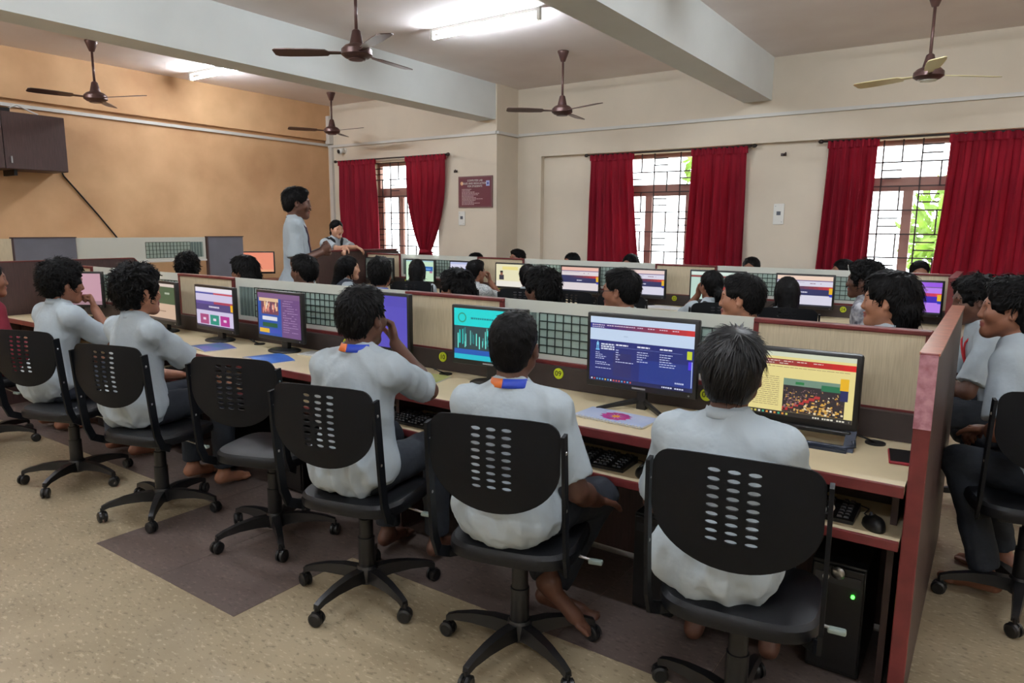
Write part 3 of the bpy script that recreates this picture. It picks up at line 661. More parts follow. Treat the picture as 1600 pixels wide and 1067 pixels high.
# ================================================================== keyboards, mice, towers
_kb = None
def keyboard(label, x, y, z, rot=0):
    global _kb
    t = thing('keyboard', label, 'keyboard', (x, y, z), R(rot), 'black keyboards')
    if _kb is None:
        b = MB(); b.prism([(-.075, 0), (-.075, .012), (.075, .024), (.075, 0)], 'x', -.22, .22)
        k = MB()
        for r in range(6):
            for c in range(21):
                if c in (14, 18): continue
                xx = -.208+c*.0198; yy = -.062+r*.0235; zz = .013+(yy+.075)/.15*.012
                k.add([(xx, yy, zz), (xx+.017, yy, zz), (xx+.017, yy+.019, zz+.0015), (xx, yy+.019, zz+.0015), (xx+.0025, yy+.003, zz+.006), (xx+.0145, yy+.003, zz+.006), (xx+.0145, yy+.017, zz+.0075), (xx+.0025, yy+.017, zz+.0075)], [(4, 5, 6, 7), (0, 1, 5, 4), (1, 2, 6, 5), (2, 3, 7, 6), (3, 0, 4, 7)])
        _kb = (b.mesh('kb'), k.mesh('keys'))
    link('case', _kb[0], M_BLK, t); link('keys', _kb[1], mat('key_grey', (38, 38, 41), .5), t)['kind'] = 'stuff'
def mouse(label, x, y, z, rot=0, cable=None):
    t = thing('computer_mouse', label, 'mouse', (x, y, z), R(rot), 'black mice')
    vs, fs = [], []; n, mq = 16, 8
    for j in range(mq+1):
        f = j/mq*PI/2
        for i in range(n):
            a = 2*PI*i/n; vs.append((.032*math.cos(a)*math.cos(f)**.6, .056*math.sin(a)*math.cos(f)**.6, .036*math.sin(f)*(1-.25*math.sin(a))))
    fs = [(j*n+i, j*n+(i+1) % n, (j+1)*n+(i+1) % n, (j+1)*n+i) for j in range(mq) for i in range(n)]+[tuple(range(n))[::-1]]
    MB().add(vs, fs).build('shell', M_BLK, t, True)
    MB().lathe([(.002, -.004), (.009, -.003), (.009, .003), (.002, .004)], (0, .03, .028), 12, 'x').build('scroll_wheel', mat('wheel_grey', (70, 70, 74), .5), t, True)
    MB().tube([(0, .054, .012), (.0, .09, .006), (.03, .14, .004), (.01, .17, .004)], .002, 6).build('cable', M_BLK, t, True)
keyboard('black keyboard on the shelf below the green magazine', -2.32, 2.42, .575, 0)
keyboard('black keyboard below the flower spiral notebook', -1.33, 2.42, .575, 2)
keyboard('black keyboard mostly hidden by the student in the collarless shirt', -.52, 2.42, .575, 0)
keyboard('black keyboard on the shelf under the blue booklet', -3.5, 2.42, .575, 0)
keyboard('black keyboard below the purple booklet', -4.15, 2.42, .575, 0)
mouse('black mouse beside the keyboard below the flower notebook', -1.03, 2.375, .575, 35)
mouse('black mouse on the shelf next to the tall end panel', -.245, 2.375, .575, 25)
mouse('black mouse under the violet screen', -2.62, 2.385, .575, 10)
M_TWR = mat('tower_black', (16, 16, 18), .4)
for i, x in enumerate((-.34, -1.0, -1.72, -2.56, -3.2, -3.9, -4.7, -5.4, -6.1)):
    t = thing('computer_tower', 'black computer tower with a lit green lamp under the desk by the tall end panel' if i == 0 else 'black computer tower standing in the dark under the long desk', 'computer', (x, 2.62, 0), 0, 'computer towers under the desk')
    MB().bbox(-.085, .085, -.19, .17, .001, .4, .006).build('case', M_TWR, t)
    MB().bbox(-.08, .08, -.2, -.19, .02, .39, .004).build('front_panel', M_BLK, t)
    MB().box(-.07, .07, -.204, -.2, .33, .365).build('disc_drive', mat('drive_grey', (46, 46, 50), .4), t)
    MB().lathe([(.001, -.206), (.006, -.206), (.006, -.2)], (.05, 0, .30), 10, 'y').build('power_lamp', mat('green_lamp' if i == 0 else 'dim_lamp', (60, 255, 60) if i == 0 else (70, 80, 90), .4, emit=6 if i == 0 else 0), t)
    if i == 0: MB().lathe([(.001, -.206), (.022, -.206), (.024, -.2)], (0, 0, .37), 18, 'y').build('power_button', M_CHROME, t, True)
t = thing('socket_board', 'white socket board on the panel under the desk near number 08', 'sockets', (-1.16, R1Y-.017, .44))
MB().bbox(-.19, .19, -.0, .014, -.06, .06, .003).build('plate', mat('dull_white', (150, 148, 142), .5), t)
for k in range(4): MB().lathe([(.001, -.012), (.022, -.012), (.026, 0)], (-.13+k*.087, 0, 0), 14, 'y').build('socket', M_BLK, t)
# ---------------- things on the desks
def booklet(label, x, y, z, w, d, rot, cover, cat='booklet', bend=0, pages=None, group=None):
    t = thing('booklet', label, cat, (x, y, z), R(rot), group)
    pr = [(i/8, bend*math.sin(i/8*PI)+.0) for i in range(9)]
    MB().prism([(-w/2+w*a, .0005+.5*b) for a, b in pr]+[(-w/2+w*a, .006+b) for a, b in reversed(pr)], 'y', -d/2, d/2).build('pages', M_WHITE, t)
    MB().prism([(-w/2+w*a, .0062+b) for a, b in pr]+[(-w/2+w*a, .0072+b) for a, b in reversed(pr)], 'y', -d/2-.002, d/2+.002).build('cover', cover, t)
    return t
booklet('purple and teal booklet lying on the desk below the lilac page monitor', -3.97, 2.46, .75, .27, .19, -12, mat('purple_teal_cover', (120, 110, 190), .35, vscale=9, rgb2=(40, 120, 150)), bend=.008)
booklet('bright blue booklet with a curled page below the mauve text monitor', -3.36, 2.42, .75, .28, .19, -14, mat('blue_cover', (60, 120, 205), .35, vscale=8, rgb2=(40, 96, 190)), bend=.014)
booklet('green picture magazine below the violet screen', -2.35, 2.54, .75, .3, .21, 12, mat('green_cover', (158, 168, 88), .35, vscale=9, rgb2=(190, 190, 140)), bend=.004)
t = booklet('spiral notebook with a pink flower cover below the dark blue page monitor', -1.2, 2.47, .752, .31, .15, -3, mat('pale_blue_cover', (176, 192, 226), .4, vscale=5, rgb2=(206, 214, 236)), 'notebook')
fl_ = MB(); mg = mat('flower_pink', (206, 70, 140), .5, vscale=60, rgb2=(150, 40, 130))
for k in range(12):
    a = 2*PI*k/12; c, s = math.cos(a), math.sin(a)
    fl_.add([(.01*c, .01*s, .0076), (.05*c-.014*s, .05*s+.014*c, .0076), (.07*c, .055*s, .0076), (.05*c+.014*s, .05*s-.014*c, .0076)], [(0, 1, 2, 3)])
fl_.build('flower_print', mg, t); MB().lathe([(.001, .0074), (.017, .0074), (.016, .0082), (.001, .0082)], (0, 0, 0), 14).build('flower_heart', mat('flower_orange', (236, 160, 60), .5), t)
for k in range(22): MB().tube([(-.145+k*.0138, -.08+.006*math.cos(q), .005+.0065*math.sin(q)) for q in (0, 1.2, 2.4, 3.6, 4.8, 6.0)], .0011, 5).build('spiral_ring', M_WHITE, t)
booklet('open white record book on the worktop below the windows', -2.62, 6.29, .75, .42, .24, 8, mat('page_white', (226, 226, 226), .6, var=.15, vscale=60), 'book', bend=.012)
booklet('white sheets with a pen cable on the desk behind the blue booklet', -3.27, 2.69, .75, .2, .12, 5, mat('page_white', (226, 226, 226), .6), 'papers')
booklet('pinkish sheet on the worktop below the window row', -3.28, 6.3, .75, .28, .2, 4, mat('pink_page', (226, 206, 216), .6, var=.1, vscale=30), 'papers')
t = thing('mobile_phone', 'red cased mobile phone lying by the tall end panel', 'phone', (-.205, 2.585, .75), R(8))
MB().bbox(-.038, .038, -.078, .078, 0, .01, .004).build('case', mat('phone_red', (150, 26, 44), .3), t); MB().bbox(-.034, .034, -.073, .073, .0098, .0112, .0006).build('glass', mat('phone_glass', (12, 12, 16), .08), t)
def grommet(label, x, y, z=.75):
    t = thing('cable_grommet', label, 'grommet', (x, y, z), 0, 'desk cable grommets')
    MB().lathe([(.03, 0), (.034, 0), (.034, .005), (.03, .006)], n=20).build('ring', M_BLK, t); MB().tube([(0, .0, .003), (-.02, -.03, .02), (-.06, -.03, .03), (-.09, .02, .02), (-.11, .04, .005)], .004, 6).build('cable', M_BLK, t, True)
    MB().lathe([(.001, .0005), (.03, .0005), (.03, .003), (.001, .003)], n=20).build('hole', M_INK, t)
grommet('black cable grommet in the desk behind the red phone', -.3, 2.72); grommet('black cable grommet with a loose lead by the flower notebook', -1.62, 2.7); grommet('black cable grommet between the green magazine and the cyan monitor', -2.3, 2.72); grommet('black cable grommet beside the three card monitor', -3.86, 2.72)
# ================================================================== task chairs
_CH = {}
def chair_meshes():
    H = {}
    # backrest outline (x, z): flat top, rounded shoulders, deep U below, with 27 oval slots
    hw, zt, zb = .212, .935, .628
    out = []
    def arc(cx, cz, rx, rz, a0, a1, n):
        for i in range(n+1): a = R(a0+(a1-a0)*i/n); out.append((cx+rx*math.cos(a), cz+rz*math.sin(a)))
    arc(hw-.05, zt-.05, .05, .05, 0, 90, 6)
    for i in range(1, 8): x = (hw-.05)*(1-2*i/8); out.append((x, zt+.006*math.cos(x/hw*PI/2)-.0))
    arc(-hw+.05, zt-.05, .05, .05, 90, 180, 6)
    for i in range(1, 4): out.append((-hw, zt-.05-.035*i))
    n = 26
    for i in range(1, n): a = PI+PI*i/n; out.append((hw*math.cos(a), .79+(.79-zb)*math.sin(a)))
    for i in range(3, 0, -1): out.append((hw, zt-.05-.035*i))
    bm = bmesh.new()
    def loop(pts):
        vs = [bm.verts.new((x, 0, z)) for x, z in pts]; return [bm.edges.new((vs[i], vs[(i+1) % len(vs)])) for i in range(len(vs))]
    es = loop(out)
    for r in range(9):
        for c in range(3):
            cx, cz = (c-1)*.05, .903-r*.0232
            es += loop([(cx+.0165*math.cos(2*PI*k/12), cz+.0062*math.sin(2*PI*k/12)) for k in range(12)])
    bmesh.ops.triangle_fill(bm, use_beauty=True, use_dissolve=False, edges=es)
    # drop triangles inside the slots
    kill = []
    for f in bm.faces:
        c = f.calc_center_median()
        for r in range(9):
            for q in range(3):
                if ((c.x-(q-1)*.05)/.0165)**2+((c.z-(.903-r*.0232))/.0062)**2 < .9: kill.append(f); break
            else: continue
            break
    bmesh.ops.delete(bm, geom=kill, context='FACES_ONLY')
    def yb(x, z): return -.25-.10*(z-.56)+.55*x*x-.02*math.sin((z-.56)/.38*PI)
    fr = list(bm.faces); g = bmesh.ops.extrude_face_region(bm, geom=fr)
    nv = [v for v in g['geom'] if isinstance(v, bmesh.types.BMVert)]
    nvs = set(nv)
    for v in bm.verts: v.co.y = yb(v.co.x, v.co.z)+(.007 if v in nvs else 0)
    bmesh.ops.recalc_face_normals(bm, faces=bm.faces)
    me = bpy.data.meshes.new('backrest'); bm.to_mesh(me); bm.free(); H['backrest'] = me
    # seat
    vs, fs = [], []; N = 40
    prof = [(.9, .415), (.985, .42), (1.0, .435), (.99, .455), (.94, .468), (.75, .474), (.4, .468), (.02, .464)]
    for rr, z in prof:
        for i in range(N):
            a = 2*PI*i/N; c, s = math.cos(a), math.sin(a); p = .55
            vs.append((.225*rr*math.copysign(abs(c)**p, c), .015+.215*rr*math.copysign(abs(s)**p, s), z-(.018*max(0, s)**3*rr)))
    fs = [(j*N+i, j*N+(i+1) % N, (j+1)*N+(i+1) % N, (j+1)*N+i) for j in range(len(prof)-1) for i in range(N)]+[tuple(range(N))[::-1], tuple(range((len(prof)-1)*N, len(prof)*N))]
    H['seat'] = MB().add(vs, fs).mesh('seat')
    H['under_pan'] = MB().bbox(-.13, .13, -.12, .14, .385, .416, .008).mesh('pan')
    def up(s):
        pts = [(s*.222, -.262, .90), (s*.224, -.25, .75), (s*.224, -.235, .6), (s*.224, -.222, .5), (s*.222, -.195, .438), (s*.21, -.14, .41), (s*.13, -.05, .402)]
        m = MB(); rg = []
        for i, p in enumerate(pts):
            a = Vector(pts[max(i-1, 0)]); b = Vector(pts[min(i+1, len(pts)-1)]); d = (b-a).normalized(); q = Vector((0, -d.z, d.y)).normalized()*.019; x = Vector((.0055, 0, 0)); P = Vector(p)
            rg += [P+q+x, P-q+x, P-q-x, P+q-x]
        m.add(rg, [(i*4+k, i*4+(k+1) % 4, i*4+4+(k+1) % 4, i*4+4+k) for i in range(len(pts)-1) for k in range(4)]+[(0, 1, 2, 3), tuple(range(len(rg)-4, len(rg)))[::-1]])
        return m.mesh('upright')
    H['upl'], H['upr'] = up(-1), up(1)
    H['bolt'] = MB().lathe([(.001, .008), (.007, .007), (.008, 0), (.001, 0)], n=10, axis='x').mesh('bolt')
    H['column'] = MB().lathe([(.03, .10), (.034, .13), (.034, .25), (.029, .252), (.029, .33), (.022, .332), (.022, .39)], n=16).mesh('col')
    H['hub'] = MB().lathe([(.03, .055), (.045, .06), (.046, .115), (.038, .13), (.02, .132)], n=18).mesh('hub')
    m = MB(); rg = []
    for rr, z, hw_, ht in ((.03, .095, .024, .03), (.1, .103, .022, .026), (.18, .1, .018, .02), (.25, .088, .015, .014), (.285, .075, .014, .012)):
        rg += [(rr, -hw_, z-ht), (rr, hw_, z-ht), (rr, hw_*.8, z+ht*.8), (rr, -hw_*.8, z+ht*.8)]
    m.add(rg, [(i*4+k, i*4+(k+1) % 4, i*4+4+(k+1) % 4, i*4+4+k) for i in range(4) for k in range(4)]+[(0, 1, 2, 3), (19, 18, 17, 16)])
    H['leg'] = m.mesh('leg')
    m = MB()
    for s in (-1, 1): m.lathe([(.001, s*.02), (.02, s*.022), (.028, s*.017), (.0285, s*.006), (.02, s*.004), (.001, s*.004)], (0, 0, .029), 16, 'y')
    m.box(-.02, .02, -.004, .004, .02, .052); m.lathe([(.008, .04), (.008, .075)], (.0, 0, 0), 10)
    H['caster'] = m.mesh('caster')
    H['lever'] = MB().tube([(.05, .02, .40), (.16, .03, .395), (.24, .04, .375)], .005, 6).mesh('lever')
    H['paddle'] = MB().bbox(.235, .285, .028, .052, .362, .378, .005).mesh('paddle')
    return H
def chair(label, x, y, rot, spin=0, dz=0):
    if not _CH: _CH.update(chair_meshes())
    t = thing('task_chair', label, 'chair', (x, y, 0), R(rot), 'black task chairs')
    def p(n, k, m, par=t, s=False):
        o = link(n, _CH[k], m, par); 
        if s and not _CH[k].get('sm'): smooth_by_angle(o, 35); _CH[k]['sm'] = 1
        return o
    p('backrest', 'backrest', M_BLKM, s=True); p('seat', 'seat', M_VINYL, s=True); p('seat_pan', 'under_pan', M_BLK, s=True)
    for k, s in (('upl', -1), ('upr', 1)):
        u = p('back_upright', k, M_BLKM)
        for z, yy in ((.845, -.282), (.66, -.265)): b = p('bolt', 'bolt', M_CHROME, u); b.location = (s*.224, yy+.025, z); b.rotation_euler = (0, 0, -PI/2)
    p('column', 'column', M_BLK, s=True); h = p('hub', 'hub', M_BLK, s=True)
    for k in range(5):
        a = 2*PI*k/5+R(spin-rot); l = p('leg', 'leg', M_BLK, s=True); l.rotation_euler = (0, 0, a)
        c = p('caster', 'caster', M_BLK, l, True); c.location = (.283, 0, 0); c.rotation_euler = (0, 0, random.uniform(0, 6))
    lv = p('lever', 'lever', M_CHROME); p('paddle', 'paddle', mat('clear_paddle', (150, 165, 160), .2), lv)
    return t
# ================================================================== people: signed distance bodies meshed with surface nets
_rt = np.random.RandomState(5).rand(32, 32, 32).astype(np.float32)
def vnoise(P, s, seed=0):
    q = P*s+seed*7.31; i = np.floor(q).astype(int); f = q-i; f = f*f*(3-2*f); r = 0
    for dx in (0, 1):
        for dy in (0, 1):
            for dz in (0, 1):
                w = np.where(dx, f[:, 0], 1-f[:, 0])*np.where(dy, f[:, 1], 1-f[:, 1])*np.where(dz, f[:, 2], 1-f[:, 2])
                r = r+w*_rt[(i[:, 0]+dx) % 32, (i[:, 1]+dy) % 32, (i[:, 2]+dz) % 32]
    return r*2-1
V = lambda *a: np.array(a, float)
nrm = lambda v: v/np.linalg.norm(v)
def rotm(yaw=0, pitch=0, roll=0):
    """columns: right, forward, up; yaw turns left, pitch looks up"""
    a, b, c = R(yaw), R(pitch), R(roll)
    Z = np.array([[math.cos(a), -math.sin(a), 0], [math.sin(a), math.cos(a), 0], [0, 0, 1]])
    X = np.array([[1, 0, 0], [0, math.cos(b), -math.sin(b)], [0, math.sin(b), math.cos(b)]])
    Y = np.array([[math.cos(c), 0, math.sin(c)], [0, 1, 0], [-math.sin(c), 0, math.cos(c)]])
    return Z@X@Y
class Body:
    """list of primitives, meshed on one grid"""
    def __init__(s): s.p = []
    def cone(s, a, b, ra, rb, k=.03, op='+', cut=None): s.p.append(('c', V(*a), V(*b), ra, rb, k, op, cut)); return s
    def ell(s, c, r, k=.03, rot=None, op='+'): s.p.append(('e', V(*c), V(*r), np.eye(3) if rot is None else rot, None, k, op, None)); return s
    def bounds(s, p):
        if p[0] == 'c': r = max(p[3], p[4]); return np.minimum(p[1], p[2])-r, np.maximum(p[1], p[2])+r
        e = np.sqrt(((p[3]*p[2][None, :])**2).sum(1)); return p[1]-e, p[1]+e
    def mesh(s, vs):
        bs = [s.bounds(p) for p in s.p if p[6] == '+']
        lo = np.min([b[0] for b in bs], 0)-3*vs; hi = np.max([b[1] for b in bs], 0)+3*vs
        n = np.ceil((hi-lo)/vs).astype(int)+1
        ax = [(lo[i]+vs*np.arange(n[i])).astype(np.float32) for i in range(3)]
        g = np.full(n, .08, np.float32)
        for p in s.p:
            k = p[5]; b0, b1 = s.bounds(p); m = k+2.5*vs
            i0 = np.clip(np.floor((b0-m-lo)/vs).astype(int), 0, n); i1 = np.clip(np.ceil((b1+m-lo)/vs).astype(int)+1, 0, n)
            if (i1 <= i0).any(): continue
            sl = tuple(slice(i0[i], i1[i]) for i in range(3))
            x, y, z = ax[0][sl[0]][:, None, None], ax[1][sl[1]][None, :, None], ax[2][sl[2]][None, None, :]
            if p[0] == 'c':
                a, b = p[1], p[2]; d = b-a; L2 = max(float(d@d), 1e-9)
                px, py, pz = x-a[0], y-a[1], z-a[2]
                t = np.clip((px*d[0]+py*d[1]+pz*d[2])/L2, 0, 1)
                dist = np.sqrt((px-t*d[0])**2+(py-t*d[1])**2+(pz-t*d[2])**2)-(p[3]+(p[4]-p[3])*t)
                if p[7] is not None:
                    c, nn = p[7]; dist = np.maximum(dist, (x-c[0])*nn[0]+(y-c[1])*nn[1]+(z-c[2])*nn[2])
            else:
                px, py, pz = x-p[1][0], y-p[1][1], z-p[1][2]; Q = p[3]; r = p[2]
                u = [(px*Q[0, i]+py*Q[1, i]+pz*Q[2, i])/r[i] for i in range(3)]
                k0 = np.sqrt(u[0]**2+u[1]**2+u[2]**2); k1 = np.sqrt((u[0]/r[0])**2+(u[1]/r[1])**2+(u[2]/r[2])**2)
                dist = k0*(k0-1)/np.maximum(k1, 1e-6)
            G = g[sl]
            if p[6] == '+':
                h = np.maximum(k-np.abs(G-dist), 0)/max(k, 1e-6); g[sl] = np.minimum(G, dist)-h*h*k*.25
            else:
                h = np.maximum(k-np.abs(G+dist), 0)/max(k, 1e-6); g[sl] = np.maximum(G, -dist)+h*h*k*.25
        return surfnet(g, lo, vs)
def surfnet(g, lo, vs):
    ins = g < 0; n = g.shape
    c = np.zeros([v-1 for v in n], np.int8)
    for a in (0, 1):
        for b in (0, 1):
            for d in (0, 1): c += ins[a:n[0]-1+a, b:n[1]-1+b, d:n[2]-1+d]
    I = np.argwhere((c > 0) & (c < 8)); idx = np.full(c.shape, -1, np.int32); idx[tuple(I.T)] = np.arange(len(I))
    off = np.array([[a, b, d] for a in (0, 1) for b in (0, 1) for d in (0, 1)])
    val = np.stack([g[I[:, 0]+o[0], I[:, 1]+o[1], I[:, 2]+o[2]] for o in off], 1)
    ps = np.zeros((len(I), 3)); cn = np.zeros(len(I))
    for a in range(8):
        for b in range(a+1, 8):
            if np.abs(off[a]-off[b]).sum() != 1: continue
            va, vb = val[:, a], val[:, b]; m = (va < 0) != (vb < 0); t = np.where(m, va/np.where(m, va-vb, 1), 0)
            ps += m[:, None]*(off[a]+(off[b]-off[a])*t[:, None]); cn += m
    P = (I+ps/np.maximum(cn, 1)[:, None])*vs+lo
    F = []
    for axn in range(3):
        o1, o2 = [(1, 2), (2, 0), (0, 1)][axn]
        s0 = [slice(None)]*3; s1 = [slice(None)]*3; s0[axn] = slice(0, n[axn]-1); s1[axn] = slice(1, n[axn])
        A, B = ins[tuple(s0)], ins[tuple(s1)]
        E = np.argwhere(A != B); ok = (E[:, o1] > 0) & (E[:, o2] > 0) & (E[:, o1] < n[o1]-1) & (E[:, o2] < n[o2]-1); E = E[ok]
        fl = A[tuple(E.T)]
        def cell(d1, d2): q = E.copy(); q[:, o1] += d1; q[:, o2] += d2; return idx[tuple(q.T)]
        q = np.stack([cell(-1, -1), cell(0, -1), cell(0, 0), cell(-1, 0)], 1)
        q = np.where(fl[:, None], q, q[:, ::-1]); F.append(q)
    return P, np.concatenate(F)
def to_mesh(P, F, name):
    me = bpy.data.meshes.new(name); me.vertices.add(len(P)); me.vertices.foreach_set('co', P.astype(np.float32).ravel())
    me.loops.add(F.size); me.loops.foreach_set('vertex_index', F.astype(np.int32).ravel())
    me.polygons.add(len(F)); me.polygons.foreach_set('loop_start', np.arange(0, F.size, F.shape[1], dtype=np.int32))
    me.polygons.foreach_set('use_smooth', np.ones(len(F), bool)); me.update(calc_edges=True); return me
def vnormals(P, F):
    a = P[F[:, 2]]-P[F[:, 0]]; b = P[F[:, 3]]-P[F[:, 1]]; fn = np.cross(a, b); N = np.zeros_like(P)
    for k in range(4): np.add.at(N, F[:, k], fn)
    return N/np.maximum(np.linalg.norm(N, axis=1), 1e-9)[:, None]
def ik(a, w, l1, l2, pole):
    d = w-a; D = np.linalg.norm(d)
    if D > (l1+l2)*.995: w = a+d/D*(l1+l2)*.995; d = w-a; D = np.linalg.norm(d)
    u = d/D; x = (l1*l1-l2*l2+D*D)/(2*D); hgt = math.sqrt(max(l1*l1-x*x, 1e-6)); p = pole-u*(pole@u); return a+u*x+nrm(p)*hgt, w
def hand(b, w, d, n, side, curl, k=.008, s=1.0):
    """wrist w, pointing along d, palm facing n; side +1 puts the thumb on +(d x n)"""
    d = nrm(d); n = nrm(n-d*(n@d)); e = np.cross(d, n)*side
    Q = np.stack([e, d, n], 1)
    b.ell(w+d*.045*s, (.039*s, .052*s, .016*s), .012, Q)
    for i, (off, ln) in enumerate(((.027, .07), (.009, .078), (-.009, .072), (-.026, .056))):
        p = w+d*.082*s+e*off*s; ang = 0
        for j, fr in enumerate((.46, .3, .26)):
            ang += curl*(1.15, 1.35, .9)[j]*(1+.06*i); v = d*math.cos(ang)+n*math.sin(ang)+e*off*1.2*(1-curl)
            q = p+nrm(v)*ln*fr*s; b.cone(p, q, (.0098-.0009*j)*s, (.0092-.001*j)*s, k*.5); p = q
    p = w+d*.025*s+e*.03*s
    for j, (ln, a1, a2) in enumerate(((.04, .9, .25), (.03, .5, .6*curl+.3), (.024, .25, .9*curl+.3))):
        v = d*1.0+e*a1*(1-.3*curl)+n*a2; q = p+nrm(v)*ln*s; b.cone(p, q, (.0125-.0012*j)*s, (.0112-.0014*j)*s, k*.7); p = q
def head_prims(b, H, Q, s=1.0, beard=0):
    T = lambda x, y, z: H+Q@V(x, y, z)*s
    el = lambda c, r, k=.02, op='+', rot=None: b.ell(T(*c), V(*r)*s, k, Q if rot is None else Q@rot, op)
    el((0, -.014, .036), (.073, .093, .084)); el((0, .028, -.012), (.06, .062, .086), .03)
    b.cone(T(-.05, .0, -.045), T(0, .064, -.09), .022*s, .02*s, .03); b.cone(T(.05, .0, -.045), T(0, .064, -.09), .022*s, .02*s, .03)
    el((0, .068, -.092), (.026, .02, .018), .02); el((.042, .056, -.018), (.024, .026, .026), .025); el((-.042, .056, -.018), (.024, .026, .026), .025)
    b.cone(T(-.034, .079, .027), T(.034, .079, .027), .011*s, .011*s, .02)
    for x in (-1, 1): el((x*.032, .1, .006), (.015, .017, .011), .012, '-')
    b.cone(T(0, .086, .016), T(0, .099, -.024), .0075*s, .0115*s, .014); el((0, .095, -.03), (.0165, .012, .0085), .008)
    el((0, .089, -.053), (.022, .011, .006), .006); el((0, .087, -.065), (.02, .011, .0065), .006)
    b.cone(T(-.02, .096, -.0592), T(.02, .096, -.0592), .0025*s, .0025*s, .005, '-')
    for x in (-1, 1):
        el((x*.078, -.008, -.004), (.009, .019, .029), .008, '+', rotm(-x*18, 0, 0)); el((x*.086, -.002, .0), (.006, .011, .017), .005, '-', rotm(-x*18, 0, 0))
SKIN = {}
def skin(tone):
    cs = {'dark': (96, 62, 48), 'mid': (142, 94, 72), 'tan': (166, 114, 88), 'light': (206, 156, 128)}
    return mat('skin_'+tone, cs[tone], .5, var=.12, vscale=9, bump=.04, bscale=120)
M_HAIR = mat('black_hair', (10, 9, 10), .55, var=.4, vscale=40, spec=.12); M_HAIRG = mat('greying_black_hair', (15, 14, 16), .45, var=.5, vscale=30, spec=.28)
M_EYE = mat('eye_white', (216, 208, 200), .25); M_IRIS = mat('eye_dark', (24, 16, 12), .15); M_LIP = mat('lips', (140, 76, 70), .45)
CLOTH = {}
def cloth(name, rgb, **kw): return mat(name, rgb, kw.pop('rough', .85), bump=.75, bscale=15, **kw)
M_SHIRT = cloth('pale_grey_shirt', (182, 193, 201), var=.05, vscale=6, transl=.06); M_NAVY = cloth('navy_trousers', (34, 40, 50), var=.2, vscale=9)
M_VEST = cloth('black_waistcoat', (26, 25, 29)); M_CAMO = cloth('grey_camouflage', (188, 188, 194), vscale=26, rgb2=(66, 66, 80)); M_MAROON = cloth('maroon_top', (122, 28, 48))
M_BLAZER = cloth('slate_blazer', (52, 60, 74)); M_STRIPE = cloth('checked_white_shirt', (214, 216, 214), vscale=70, rgb2=(140, 146, 148)); M_BLUE = mat('blue_ribbon', (40, 70, 190), .5); M_ORA = mat('orange_ribbon', (226, 116, 50), .5); M_REDR = mat('red_ribbon', (196, 40, 50), .5)
